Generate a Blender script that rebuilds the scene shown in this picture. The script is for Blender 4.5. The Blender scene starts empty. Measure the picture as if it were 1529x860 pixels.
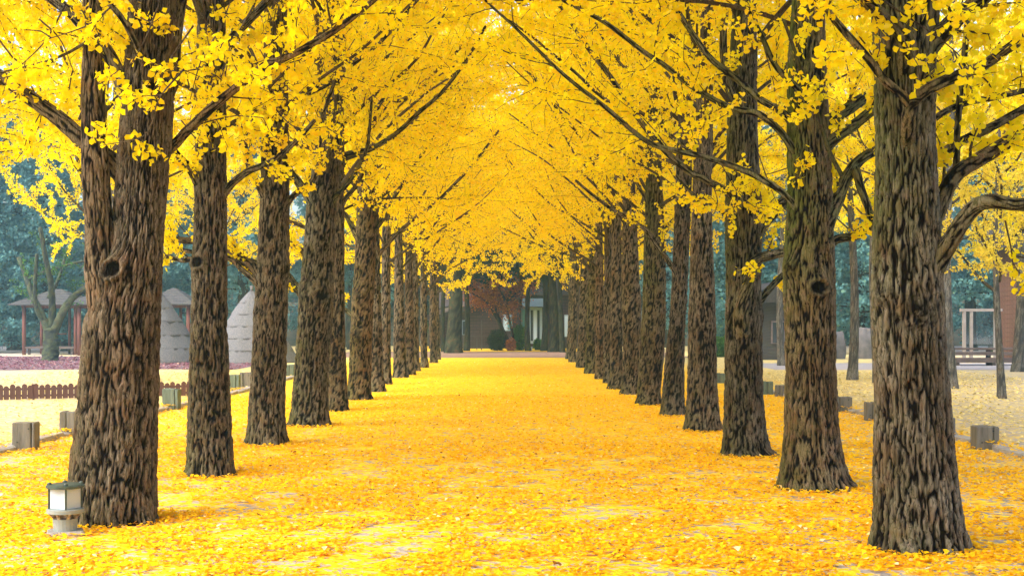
import bpy, math, random
import numpy as np
from mathutils import Vector

# ------------------------------------------------------------------ camera, world, sun, exposure
scn = bpy.context.scene
COL = scn.collection
F = 2000.0            # focal length in photo pixels (photo 1529 wide)
VX, VY = 754.0, 484.0 # vanishing point of the lane
EYE = 1.6
cam_d = bpy.data.cameras.new("camera")
cam = bpy.data.objects.new("camera", cam_d)
COL.objects.link(cam)
cam.location = (0, 0, EYE)
cam.rotation_euler = (math.radians(90), 0, 0)
cam_d.sensor_width = 36.0
cam_d.lens = 36.0 * F / 1529.0
cam_d.shift_x = (764.5 - VX) / 1529.0
cam_d.shift_y = (VY - 430.0) / 1529.0
cam_d.clip_start = 0.1
cam_d.clip_end = 2000.0
scn.camera = cam

SUN_EL, SUN_AZ = math.radians(48), math.radians(-128)   # azimuth from +Y (ahead), negative = left
world = bpy.data.worlds.new("World")
scn.world = world
world.use_nodes = True
wn = world.node_tree
wn.nodes.clear()
wo = wn.nodes.new("ShaderNodeOutputWorld")
wb = wn.nodes.new("ShaderNodeBackground")
ws = wn.nodes.new("ShaderNodeTexSky")
ws.sky_type = 'NISHITA'
ws.sun_disc = False
ws.sun_elevation = SUN_EL
ws.sun_rotation = SUN_AZ
ws.air_density = 1.0
ws.dust_density = 5.0
ws.ozone_density = 1.0
wb.inputs[1].default_value = 0.15
wn.links.new(ws.outputs[0], wb.inputs[0])
wn.links.new(wb.outputs[0], wo.inputs[0])

sun_d = bpy.data.lights.new("sun", 'SUN')
sun_d.energy = 0.8
sun_d.angle = math.radians(55)
sun_d.color = (1.0, 0.96, 0.9)
sun = bpy.data.objects.new("sun", sun_d)
COL.objects.link(sun)
sd = Vector((math.sin(SUN_AZ) * math.cos(SUN_EL), math.cos(SUN_AZ) * math.cos(SUN_EL), math.sin(SUN_EL)))
sun.rotation_euler = (-sd).to_track_quat('-Z', 'Y').to_euler()
sun.location = (-20, -20, 40)

scn.view_settings.view_transform = 'Standard'
scn.view_settings.look = 'None'
scn.view_settings.gamma = 1.0
scn.view_settings.exposure = 1.7
scn.cycles.max_bounces = 9
scn.cycles.diffuse_bounces = 6
scn.cycles.transmission_bounces = 6
scn.cycles.volume_bounces = 1
scn.cycles.sample_clamp_indirect = 8.0
scn.cycles.use_denoising = True

rng = np.random.default_rng(7)
random.seed(7)
PI = math.pi

# ------------------------------------------------------------------ tagging helpers
def tag(o, label=None, cat=None, group=None, kind=None):
    if label: o['label'] = label
    if cat: o['category'] = cat
    if group: o['group'] = group
    if kind: o['kind'] = kind
    return o

def link(name, mesh, parent=None, loc=(0, 0, 0), rz=0.0):
    o = bpy.data.objects.new(name, mesh)
    COL.objects.link(o)
    o.location = loc
    o.rotation_euler = (0, 0, rz)
    if parent is not None: o.parent = parent
    return o

def empty(name, loc, label, cat, group=None, rz=0.0):
    o = link(name, None, None, loc, rz)
    o.empty_display_size = 0.3
    return tag(o, label, cat, group)

def copy_tree(o, parent=None):
    c = o.copy()
    COL.objects.link(c)
    c.parent = parent
    for ch in list(o.children):
        copy_tree(ch, c)
    return c

def depth_of(py):                 # ground depth seen at photo row py
    return F * EYE / (py - VY)
def PX(px, Y):                    # world X of photo column px at depth Y
    return (px - VX) * Y / F
def PZ(py, Y):
    return EYE + (VY - py) * Y / F

# ------------------------------------------------------------------ numpy noise
_p = np.random.default_rng(3).permutation(256)
_p = np.concatenate([_p, _p, _p])
_g = np.random.default_rng(4).normal(size=(256, 3))
_g /= np.linalg.norm(_g, axis=1)[:, None]
def perlin(x, y, z):
    x = np.asarray(x, float); y = np.asarray(y, float); z = np.asarray(z, float)
    x, y, z = np.broadcast_arrays(x, y, z)
    xi = np.floor(x).astype(int); yi = np.floor(y).astype(int); zi = np.floor(z).astype(int)
    xf = x - xi; yf = y - yi; zf = z - zi
    u = xf*xf*xf*(xf*(xf*6-15)+10); v = yf*yf*yf*(yf*(yf*6-15)+10); w = zf*zf*zf*(zf*(zf*6-15)+10)
    def gr(i, j, k):
        h = _p[_p[_p[(xi+i) & 255] + ((yi+j) & 255)] + ((zi+k) & 255)]
        g = _g[h]
        return g[..., 0]*(xf-i) + g[..., 1]*(yf-j) + g[..., 2]*(zf-k)
    def lp(a, b, t): return a + (b-a)*t
    return lp(lp(lp(gr(0,0,0), gr(1,0,0), u), lp(gr(0,1,0), gr(1,1,0), u), v),
              lp(lp(gr(0,0,1), gr(1,0,1), u), lp(gr(0,1,1), gr(1,1,1), u), v), w)

# ------------------------------------------------------------------ mesh building
def mesh_np(name, co, faces_idx, nper, mat, fattr=None, vattr=None, smooth=True):
    """faces_idx flat loop indices; nper verts per face"""
    me = bpy.data.meshes.new(name)
    co = np.asarray(co, np.float32)
    fi = np.asarray(faces_idx, np.int32).ravel()
    nf = len(fi) // nper
    me.vertices.add(len(co)); me.vertices.foreach_set("co", co.ravel())
    me.loops.add(len(fi)); me.loops.foreach_set("vertex_index", fi)
    me.polygons.add(nf)
    me.polygons.foreach_set("loop_start", np.arange(0, nf*nper, nper, dtype=np.int32))
    me.polygons.foreach_set("use_smooth", np.full(nf, smooth, dtype=bool))
    me.update(calc_edges=True)
    for k, v in (fattr or {}).items():
        a = me.attributes.new(k, 'FLOAT', 'FACE'); a.data.foreach_set("value", np.asarray(v, np.float32))
    for k, v in (vattr or {}).items():
        a = me.attributes.new(k, 'FLOAT', 'POINT'); a.data.foreach_set("value", np.asarray(v, np.float32))
    if mat: me.materials.append(mat)
    return me

class MB:
    """collects small polygons into one mesh"""
    def __init__(s): s.v = []; s.f = []
    def add(s, vs, fs):
        b = len(s.v); s.v += [tuple(p) for p in vs]; s.f += [tuple(i+b for i in f) for f in fs]
        return s
    def box(s, x0, x1, y0, y1, z0, z1, ch=0.0):
        if ch <= 0:
            vs = [(x0,y0,z0),(x1,y0,z0),(x1,y1,z0),(x0,y1,z0),(x0,y0,z1),(x1,y0,z1),(x1,y1,z1),(x0,y1,z1)]
            return s.add(vs, [(0,3,2,1),(4,5,6,7),(0,1,5,4),(1,2,6,5),(2,3,7,6),(3,0,4,7)])
        c = ch
        ring = [(x0+c,y0),(x1-c,y0),(x1,y0+c),(x1,y1-c),(x1-c,y1),(x0+c,y1),(x0,y1-c),(x0,y0+c)]
        mx, my = (x0+x1)/2, (y0+y1)/2
        def inn(p): return (p[0] + (c if p[0] < mx else -c)*0.8, p[1] + (c if p[1] < my else -c)*0.8)
        vs = [(a, b, z0) for a, b in ring] + [(a, b, z1-c) for a, b in ring] + [(*inn(p), z1) for p in ring]
        fs = [tuple(range(7, -1, -1))]
        for k in range(8):
            n = (k+1) % 8
            fs += [(k, n, 8+n, 8+k), (8+k, 8+n, 16+n, 16+k)]
        fs.append(tuple(range(16, 24)))
        return s.add(vs, fs)
    def prism(s, pts, y0, y1):    # polygon in XZ (ccw seen from -Y), extruded along Y
        n = len(pts)
        vs = [(x, y0, z) for x, z in pts] + [(x, y1, z) for x, z in pts]
        fs = [tuple(range(n)), tuple(range(2*n-1, n-1, -1))]
        for k in range(n):
            m = (k+1) % n
            fs.append((k, n+k, n+m, m))
        return s.add(vs, fs)
    def lathe(s, prof, n=16, cx=0, cy=0):
        vs = []
        for r, z in prof:
            for k in range(n):
                a = 2*PI*k/n; vs.append((cx+r*math.cos(a), cy+r*math.sin(a), z))
        fs = []
        for j in range(len(prof)-1):
            for k in range(n):
                m = (k+1) % n
                fs.append((j*n+k, j*n+m, (j+1)*n+m, (j+1)*n+k))
        fs.append(tuple(range(n-1, -1, -1)))
        fs.append(tuple((len(prof)-1)*n + k for k in range(n)))
        return s.add(vs, fs)
    def mesh(s, name, mat, smooth=False):
        me = bpy.data.meshes.new(name)
        me.from_pydata(s.v, [], s.f); me.update()
        if smooth:
            me.polygons.foreach_set("use_smooth", [True]*len(me.polygons))
        me.materials.append(mat)
        return me

# ------------------------------------------------------------------ materials
def new_mat(name):
    m = bpy.data.materials.new(name); m.use_nodes = True
    nt = m.node_tree; nt.nodes.clear()
    out = nt.nodes.new("ShaderNodeOutputMaterial")
    return m, nt, out
def N(nt, t, **kw):
    n = nt.nodes.new(t)
    for k, v in kw.items(): setattr(n, k, v)
    return n
def ramp(nt, stops, interp='LINEAR'):
    r = N(nt, "ShaderNodeValToRGB")
    cr = r.color_ramp; cr.interpolation = interp
    while len(cr.elements) < len(stops): cr.elements.new(0.5)
    for e, (p, c) in zip(cr.elements, stops):
        e.position = p; e.color = (*c, 1)
    return r
def mixc(nt, fac, a, b, blend='MIX'):
    m = N(nt, "ShaderNodeMix", data_type='RGBA', blend_type=blend)
    for sock, v in ((m.inputs[0], fac), (m.inputs[6], a), (m.inputs[7], b)):
        if hasattr(v, 'links') or hasattr(v, 'is_linked'): nt.links.new(v, sock)
        elif isinstance(v, tuple): sock.default_value = (*v, 1)
        else: sock.default_value = v
    return m.outputs[2]
def mth(nt, op, a, b=None, clamp=False):
    m = N(nt, "ShaderNodeMath", operation=op, use_clamp=clamp)
    for sock, v in ((m.inputs[0], a), (m.inputs[1], b)):
        if v is None: continue
        if hasattr(v, 'is_linked'): nt.links.new(v, sock)
        else: sock.default_value = v
    return m.outputs[0]
def noise(nt, vec, scale, detail=3, rough=0.55):
    n = N(nt, "ShaderNodeTexNoise"); n.inputs['Scale'].default_value = scale
    n.inputs['Detail'].default_value = detail; n.inputs['Roughness'].default_value = rough
    if vec is not None: nt.links.new(vec, n.inputs['Vector'])
    return n.outputs[0]
def mapping(nt, vec, sc):
    m = N(nt, "ShaderNodeMapping"); m.inputs['Scale'].default_value = sc
    nt.links.new(vec, m.inputs[0]); return m.outputs[0]
def bump(nt, h, strength, dist):
    b = N(nt, "ShaderNodeBump"); b.inputs['Strength'].default_value = strength
    b.inputs['Distance'].default_value = dist; nt.links.new(h, b.inputs['Height'])
    return b.outputs[0]
def principled(nt, out, col, rough=0.8, normal=None, metal=0.0, spec=0.3):
    p = N(nt, "ShaderNodeBsdfPrincipled")
    if isinstance(col, tuple): p.inputs['Base Color'].default_value = (*col, 1)
    else: nt.links.new(col, p.inputs['Base Color'])
    p.inputs['Roughness'].default_value = rough
    p.inputs['Metallic'].default_value = metal
    p.inputs['Specular IOR Level'].default_value = spec
    if normal is not None: nt.links.new(normal, p.inputs['Normal'])
    nt.links.new(p.outputs[0], out.inputs[0])
    return p

def simple(name, col, var=0.25, scale=8, rough=0.8, stretch=(1,1,1), bmp=0.3, spec=0.3, metal=0.0, col2=None):
    m, nt, out = new_mat(name)
    tc = N(nt, "ShaderNodeTexCoord").outputs['Object']
    v = mapping(nt, tc, stretch)
    n = noise(nt, v, scale, 5, 0.6)
    dark = tuple(c*(1-var) for c in col); lite = col2 or tuple(min(1, c*(1+var)) for c in col)
    r = ramp(nt, [(0.3, dark), (0.7, lite)]); nt.links.new(n, r.inputs[0])
    principled(nt, out, r.outputs[0], rough, bump(nt, n, bmp, 0.02), metal, spec)
    return m

def leaf_mat(name, stops, trans=0.5, glossy=0.0, tcol=None):
    m, nt, out = new_mat(name)
    a = N(nt, "ShaderNodeAttribute", attribute_name="tint")
    r = ramp(nt, stops); nt.links.new(a.outputs['Fac'], r.inputs[0])
    d = N(nt, "ShaderNodeBsdfDiffuse"); t = N(nt, "ShaderNodeBsdfTranslucent")
    nt.links.new(r.outputs[0], d.inputs[0])
    nt.links.new(r.outputs[0], t.inputs[0])
    mx = N(nt, "ShaderNodeMixShader"); mx.inputs[0].default_value = trans
    nt.links.new(d.outputs[0], mx.inputs[1]); nt.links.new(t.outputs[0], mx.inputs[2])
    nt.links.new(mx.outputs[0], out.inputs[0])
    return m

M = {}
M['ginkgo_leaf'] = leaf_mat('ginkgo_leaf', [(0.0, (0.72, 0.68, 0.02)), (0.12, (0.95, 0.87, 0.012)), (0.55, (0.98, 0.845, 0.008)), (0.88, (1.0, 0.74, 0.008)), (1.0, (0.97, 0.88, 0.10))], 0.5)
M['fallen_leaf'] = leaf_mat('fallen_leaf', [(0.0, (0.30, 0.14, 0.03)), (0.06, (0.65, 0.30, 0.03)), (0.2, (0.93, 0.51, 0.012)), (0.6, (0.96, 0.625, 0.012)), (0.88, (0.96, 0.71, 0.02)), (0.96, (0.95, 0.80, 0.35)), (1.0, (0.95, 0.85, 0.5))], 0.25)
M['pale_leaf'] = leaf_mat('pale_leaf', [(0.0, (0.75, 0.68, 0.10)), (1.0, (0.95, 0.76, 0.08))], 0.5)
M['evergreen'] = leaf_mat('evergreen', [(0.0, (0.06, 0.15, 0.15)), (0.7, (0.12, 0.28, 0.28)), (1.0, (0.20, 0.34, 0.20))], 0.25)  # haze of the far wood mixed in: leaf colour lightened and blued
M['shaded_evergreen'] = leaf_mat('shaded_evergreen', [(0.0, (0.008, 0.02, 0.012)), (0.8, (0.018, 0.045, 0.022)), (1.0, (0.04, 0.08, 0.02))], 0.2)  # darker evergreen copy: lane-end shade put into the leaf colour
M['green_leaf'] = leaf_mat('green_leaf', [(0.0, (0.03, 0.10, 0.03)), (0.7, (0.08, 0.22, 0.05)), (1.0, (0.2, 0.32, 0.05))], 0.35)
M['maple_leaf'] = leaf_mat('maple_leaf', [(0.0, (0.14, 0.035, 0.02)), (0.6, (0.34, 0.11, 0.03)), (1.0, (0.6, 0.25, 0.04))], 0.35)
M['straw_leaf'] = leaf_mat('straw_leaf', [(0.0, (0.55, 0.42, 0.12)), (1.0, (0.9, 0.78, 0.35))], 0.2)
M['red_leaf'] = leaf_mat('red_leaf', [(0.0, (0.15, 0.05, 0.07)), (0.7, (0.27, 0.12, 0.15)), (1.0, (0.5, 0.32, 0.28))], 0.2)

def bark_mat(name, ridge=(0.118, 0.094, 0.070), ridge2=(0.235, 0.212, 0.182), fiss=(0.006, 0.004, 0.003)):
    m, nt, out = new_mat(name)
    tc = N(nt, "ShaderNodeTexCoord").outputs['Object']
    a = N(nt, "ShaderNodeAttribute", attribute_name="ridge").outputs['Fac']
    ms = N(nt, "ShaderNodeAttribute", attribute_name="moss").outputs['Fac']
    big = noise(nt, mapping(nt, tc, (1, 1, 0.5)), 2.2, 4, 0.6)
    fine = noise(nt, mapping(nt, tc, (1, 1, 0.16)), 55, 5, 0.7)
    rb = ramp(nt, [(0.35, ridge), (0.65, ridge2)]); nt.links.new(big, rb.inputs[0])
    rf = ramp(nt, [(0.3, (0.55, 0.52, 0.5)), (0.68, (1.25, 1.22, 1.2))]); nt.links.new(fine, rf.inputs[0])
    rc = mixc(nt, 1.0, rb.outputs[0], rf.outputs[0], 'MULTIPLY')
    cn = noise(nt, mapping(nt, tc, (1, 1, 0.22)), 34, 2.5, 0.5)
    cab = mth(nt, 'ABSOLUTE', mth(nt, 'SUBTRACT', cn, 0.5))
    ck = ramp(nt, [(0.0, (0.10, 0.09, 0.08)), (0.045, (1, 1, 1))]); nt.links.new(cab, ck.inputs[0])
    rc = mixc(nt, 0.85, rc, ck.outputs[0], 'MULTIPLY')
    warm = noise(nt, tc, 5.5, 2, 0.5)
    rw = ramp(nt, [(0.5, (0, 0, 0)), (0.75, (0.5, 0.5, 0.5))]); nt.links.new(warm, rw.inputs[0])
    rc = mixc(nt, rw.outputs[0], rc, (0.13, 0.055, 0.025))
    oi = N(nt, "ShaderNodeObjectInfo").outputs['Random']
    ot = ramp(nt, [(0.0, (1.15, 0.98, 0.82)), (0.35, (0.82, 0.80, 0.78)), (0.6, (1.10, 1.12, 1.12)), (0.8, (0.95, 0.92, 0.78)), (1.0, (1.2, 1.14, 1.06))])
    nt.links.new(oi, ot.inputs[0])
    rc = mixc(nt, 1.0, rc, ot.outputs[0], 'MULTIPLY')
    # moss grows on the ridges
    mn = noise(nt, tc, 9, 5, 0.7)
    mf = mth(nt, 'MULTIPLY', mth(nt, 'MULTIPLY', mth(nt, 'SUBTRACT', mn, 0.32, True), 5.5, True), ms, True)
    rc = mixc(nt, mf, rc, (0.085, 0.115, 0.018))
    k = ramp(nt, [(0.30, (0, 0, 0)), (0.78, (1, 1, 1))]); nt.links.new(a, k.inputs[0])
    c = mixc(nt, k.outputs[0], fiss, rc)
    hh = mth(nt, 'ADD', mth(nt, 'MULTIPLY', fine, 0.6), mth(nt, 'MULTIPLY', cab, 5.0, True))
    principled(nt, out, c, 0.92, bump(nt, hh, 0.7, 0.012), 0, 0.05)
    return m
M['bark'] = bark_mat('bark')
M['bark_grey'] = bark_mat('bark_grey', (0.20, 0.21, 0.22), (0.28, 0.28, 0.28), (0.06, 0.06, 0.06))  # paleness of distant haze lifted into the bark colour
M['bark_dark'] = bark_mat('bark_dark', (0.035, 0.045, 0.035), (0.05, 0.06, 0.045), (0.012, 0.012, 0.01))  # shade at the lane's end darkened into the bark colour
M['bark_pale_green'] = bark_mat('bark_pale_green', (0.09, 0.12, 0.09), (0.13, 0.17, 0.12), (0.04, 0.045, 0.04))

# ------------------------------------------------------------------ ground sheets
def ground_mat():
    m, nt, out = new_mat('leaf_litter_ground')
    geo = N(nt, "ShaderNodeNewGeometry").outputs['Position']
    sp = N(nt, "ShaderNodeSeparateXYZ"); nt.links.new(geo, sp.inputs[0])
    X, Y = sp.outputs[0], sp.outputs[1]
    # leaf sized cells
    wv = N(nt, "ShaderNodeVectorMath", operation='ADD')
    nv = N(nt, "ShaderNodeTexNoise"); nv.inputs['Scale'].default_value = 9; nt.links.new(geo, nv.inputs['Vector'])
    sc = N(nt, "ShaderNodeVectorMath", operation='SCALE'); sc.inputs[3].default_value = 0.10
    nt.links.new(nv.outputs[1], sc.inputs[0]); nt.links.new(geo, wv.inputs[0]); nt.links.new(sc.outputs[0], wv.inputs[1])
    vo = N(nt, "ShaderNodeTexVoronoi"); vo.inputs['Scale'].default_value = 17
    nt.links.new(wv.outputs[0], vo.inputs['Vector'])
    sep = N(nt, "ShaderNodeSeparateColor"); nt.links.new(vo.outputs['Color'], sep.inputs[0])
    lr = ramp(nt, [(0.0, (0.50, 0.25, 0.03)), (0.08, (0.85, 0.44, 0.02)), (0.35, (0.93, 0.56, 0.012)), (0.85, (0.95, 0.64, 0.015)), (1.0, (0.95, 0.74, 0.15))])
    nt.links.new(sep.outputs[0], lr.inputs[0])
    # outside the lane: sparse pale straw coloured litter
    ax = mth(nt, 'ABSOLUTE', X)
    wob = mth(nt, 'MULTIPLY', mth(nt, 'SUBTRACT', noise(nt, geo, 0.35, 3), 0.5), 3.0)
    outs = mth(nt, 'MULTIPLY', mth(nt, 'SUBTRACT', mth(nt, 'ADD', ax, wob), 6.0), 0.6, True)
    pr = ramp(nt, [(0.0, (0.42, 0.34, 0.17)), (0.5, (0.62, 0.50, 0.22)), (1.0, (0.80, 0.62, 0.16))])
    nt.links.new(sep.outputs[1], pr.inputs[0])
    leafc = mixc(nt, outs, lr.outputs[0], pr.outputs[0])
    # bare soil patches between the leaves
    soil = ramp(nt, [(0.3, (0.30, 0.27, 0.25)), (0.7, (0.50, 0.46, 0.43))])
    nt.links.new(noise(nt, geo, 6, 6, 0.7), soil.inputs[0])
    cov = noise(nt, geo, 3.2, 5, 0.7)
    far = mth(nt, 'MULTIPLY', mth(nt, 'SUBTRACT', Y, 10.0), 0.02, True)   # thicker carpet further in
    edge = mth(nt, 'MULTIPLY', mth(nt, 'SUBTRACT', ax, 3.0), 0.03, True)
    thr = mth(nt, 'ADD', mth(nt, 'SUBTRACT', 0.54, mth(nt, 'MULTIPLY', edge, 1.0)), mth(nt, 'MULTIPLY', far, 0.5))
    thr = mth(nt, 'ADD', thr, mth(nt, 'MULTIPLY', mth(nt, 'SUBTRACT', sep.outputs[2], 0.5), 0.35))
    bare = mth(nt, 'MULTIPLY', mth(nt, 'SUBTRACT', cov, thr), 20.0, True)
    c = mixc(nt, bare, leafc, soil.outputs[0])
    principled(nt, out, c, 0.9, bump(nt, vo.outputs['Distance'], 0.6, 0.03), 0, 0.15)
    return m
M['ground'] = ground_mat()

def grid_mesh(name, x0, x1, y0, y1, nx, ny, mat, hf=None):
    xs = np.linspace(x0, x1, nx+1); ys = np.linspace(y0, y1, ny+1)
    gx, gy = np.meshgrid(xs, ys)
    z = hf(gx, gy) if hf else np.zeros_like(gx)
    co = np.stack([gx.ravel(), gy.ravel(), z.ravel()], 1)
    i = np.arange(nx)[None, :] + np.arange(ny)[:, None]*(nx+1)
    f = np.stack([i, i+1, i+nx+2, i+nx+1], -1).reshape(-1, 4)
    return mesh_np(name, co, f, 4, mat)

tag(link('ground', grid_mesh('ground', -400, 400, -60, 700, 8, 8, M['ground'])), kind='structure')
M['path_grey'] = simple('path_grey', (0.33, 0.31, 0.32), 0.15, 3, 0.9)
M['path_pink'] = simple('path_pink', (0.20, 0.12, 0.10), 0.3, 2.5, 0.9, col2=(0.34, 0.20, 0.12))
def wavy_strip(name, x0, x1, y0, y1, z, mat, seed=0, amp=0.6):
    n = 60
    xs = np.linspace(x0, x1, n+1)
    ya = y0 + amp*perlin(xs*0.22, seed+0.5, 0.3); yb = y1 + amp*perlin(xs*0.22, seed+7.5, 0.3)
    co = np.concatenate([np.stack([xs, ya, np.full(n+1, z)], 1), np.stack([xs, yb, np.full(n+1, z)], 1)])
    f = [(k, k+1, n+2+k, n+1+k) for k in range(n)]
    return tag(link(name, mesh_np(name, co, np.array(f), 4, mat)), kind='structure')
wavy_strip('path', -9, 9, 64, 78, 0.004, M['path_pink'], 1)
wavy_strip('path', 9.5, 60, 47, 55, 0.006, M['path_grey'], 3)
M['red_ground'] = simple('red_ground', (0.15, 0.09, 0.11), 0.3, 5, 0.9, col2=(0.22, 0.15, 0.18))
wavy_strip('red_leaf_ground', -60, -9.5, 47, 66, 0.005, M['red_ground'], 5, 1.5)

M['wood_floor'] = simple('wood_floor', (0.04, 0.05, 0.03), 0.4, 1.5, 0.95, col2=(0.09, 0.075, 0.04))
def _rise(x, y):
    return 0.02 + 7.0*np.clip((y-97)/22, 0, 1)**0.8 + 0.8*perlin(x*0.08, y*0.08, 0.3)*np.clip((y-97)/8, 0, 1)
tag(link('wooded_rise', grid_mesh('wooded_rise', -69, 69, 97, 123, 70, 16, M['wood_floor'], _rise)), kind='structure')
# ------------------------------------------------------------------ leaves
def leaves_mesh(name, base, dirv, size, mat, tint, seed=0, flat=None, npt=4):
    n = len(base)
    r = np.random.default_rng(seed)
    d = dirv / np.linalg.norm(dirv, axis=1)[:, None]
    if flat is None:
        q = r.normal(size=(n, 3))
    else:
        q = np.tile([0, 0, 1.0], (n, 1)) + r.normal(size=(n, 3))*flat
    x = np.cross(d, q); x /= np.linalg.norm(x, axis=1)[:, None]+1e-9
    z = np.cross(x, d)
    s = size[:, None]
    cup = r.uniform(-0.16, 0.22, n)[:, None]
    if npt == 4:
        loc = [(0, 0, 0), (0.52, 0.66, 1), (0, 0.86, 0.1), (-0.52, 0.66, 1)]
    else:
        loc = [(0, 0, 0), (0.54, 0.58, 1), (0.24, 0.90, 0.5), (-0.24, 0.90, 0.5), (-0.54, 0.58, 1)]
    vs = [base + s*(a*x + b*d + c*cup*z) for a, b, c in loc]
    co = np.stack(vs, 1).reshape(-1, 3)
    return mesh_np(name, co, np.arange(n*npt), npt, mat, {'tint': tint}, smooth=False)

# ------------------------------------------------------------------ tubes
def catmull(pts, n):
    pts = np.asarray(pts, float)
    P = np.vstack([2*pts[0]-pts[1], pts, 2*pts[-1]-pts[-2]])
    m = len(pts)-1
    t = np.linspace(0, m-1e-9, n); k = np.floor(t).astype(int); u = (t-k)[:, None]
    a, b, c, d = P[k], P[k+1], P[k+2], P[k+3]
    return 0.5*((2*b) + (c-a)*u + (2*a-5*b+4*c-d)*u*u + (3*b-a-3*c+d)*u**3)

class Tubes:
    def __init__(s): s.co = []; s.f = []; s.r = []; s.n = 0
    def add(s, pts, rad, nseg=6, bark=False, lump=0.0):
        pts = np.asarray(pts, float); rad = np.asarray(rad, float)
        n = len(pts)
        tan = np.gradient(pts, axis=0); tan /= np.linalg.norm(tan, axis=1)[:, None]+1e-9
        ref = np.array([0.31, 0.17, 0.93]) if abs(tan[0][2]) < 0.9 else np.array([1.0, 0.1, 0.0])
        u = np.cross(tan, ref); u /= np.linalg.norm(u, axis=1)[:, None]+1e-9
        v = np.cross(tan, u)
        a = np.arange(nseg)*2*PI/nseg
        ca, sa = np.cos(a), np.sin(a)
        dirs = u[:, None, :]*ca[None, :, None] + v[:, None, :]*sa[None, :, None]
        if bark:
            L = np.concatenate([[0], np.cumsum(np.linalg.norm(np.diff(pts, axis=0), axis=1))])
            R0 = rad.mean()
            h = bark_h(ca[None, :]*R0*1.3, sa[None, :]*R0*1.3, L[:, None]*1.2 + s.n*0.37, 0.75)
            rr = rad[:, None]*(1 + (h-0.6)*0.16)
            if lump: rr = rr*(1+lump*perlin(ca[None, :]*1.2, sa[None, :]*1.2, L[:, None]*5+s.n))
            ridge = h
        else:
            rr = np.repeat(rad[:, None], nseg, 1)
            ridge = 0.42 + 0.25*np.random.default_rng(s.n).random((n, nseg))
        co = pts[:, None, :] + dirs*rr[..., None]
        co = co.reshape(-1, 3)
        i = np.arange(n-1)[:, None]*nseg; j = np.arange(nseg)[None, :]; jn = (j+1) % nseg
        f = np.stack([i+j, i+jn, i+nseg+jn, i+nseg+j], -1).reshape(-1, 4) + s.n
        # end cap
        tipi = s.n + len(co)
        co = np.vstack([co, pts[-1] + tan[-1]*rad[-1]*0.6])
        e = (n-1)*nseg + s.n
        cap = np.array([(e+k, e+(k+1) % nseg, tipi, tipi) for k in range(nseg)])
        s.co.append(co); s.f.append(f); s.r.append(np.append(ridge.ravel(), 0.6))
        s.caps = getattr(s, 'caps', []); s.caps.append(cap)
        s.n += len(co)
    def mesh(s, name, mat, moss=0.2):
        co = np.vstack(s.co); f = np.vstack(s.f)
        me = bpy.data.meshes.new(name)
        caps = np.vstack(s.caps)[:, :3]
        nf, nc = len(f), len(caps)
        me.vertices.add(len(co)); me.vertices.foreach_set("co", co.astype(np.float32).ravel())
        me.loops.add(nf*4+nc*3)
        me.loops.foreach_set("vertex_index", np.concatenate([f.ravel(), caps.ravel()]).astype(np.int32))
        me.polygons.add(nf+nc)
        me.polygons.foreach_set("loop_start", np.concatenate([np.arange(nf)*4, nf*4+np.arange(nc)*3]).astype(np.int32))
        me.polygons.foreach_set("use_smooth", np.ones(nf+nc, bool))
        me.update(calc_edges=True)
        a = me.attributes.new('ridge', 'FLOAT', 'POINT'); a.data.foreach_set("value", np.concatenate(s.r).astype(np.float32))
        a = me.attributes.new('moss', 'FLOAT', 'POINT'); a.data.foreach_set("value", np.full(len(co), moss, np.float32))
        me.materials.append(mat)
        return me

def bark_h(x, y, z, k=1.0):
    """interlaced vertical bark ridges, 0 in the fissures and 1 on the plates"""
    wx = 0.022*perlin(x*7, y*7, z*7) + 0.010*perlin(x*16+9, y*16, z*15)
    wy = 0.022*perlin(x*7+31, y*7+5, z*7) + 0.010*perlin(x*16+3, y*16+7, z*15)
    fx = 33.0*k; fz = 4.1*k
    n1 = perlin((x+wx)*fx, (y+wy)*fx, z*fz)
    n2 = perlin((x+wx)*fx*1.6+11, (y+wy)*fx*1.6, z*fz*2.0+5)
    h1 = np.clip(np.abs(n1)*4.6, 0, 1)
    h2 = np.clip(np.abs(n2)*4.5, 0, 1)
    h = h1*(0.66+0.34*h2)
    return np.clip(h, 0, 1)**0.8

# ------------------------------------------------------------------ branches and leaves
def unit(v): return v/np.linalg.norm(v)
def perp_dir(d, ang, r):
    q = r.normal(size=3); q -= q.dot(d)*d; q = unit(q)
    return unit(d*math.cos(ang) + q*math.sin(ang))

def branch_pts(p0, d0, L, n, r, up=0.25, wob=0.12):
    pts = [np.array(p0, float)]; d = unit(np.array(d0, float))
    for k in range(n-1):
        d = unit(d + np.array([0, 0, up/n]) + r.normal(size=3)*wob)
        pts.append(pts[-1] + d*L/(n-1))
    return np.array(pts)

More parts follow.
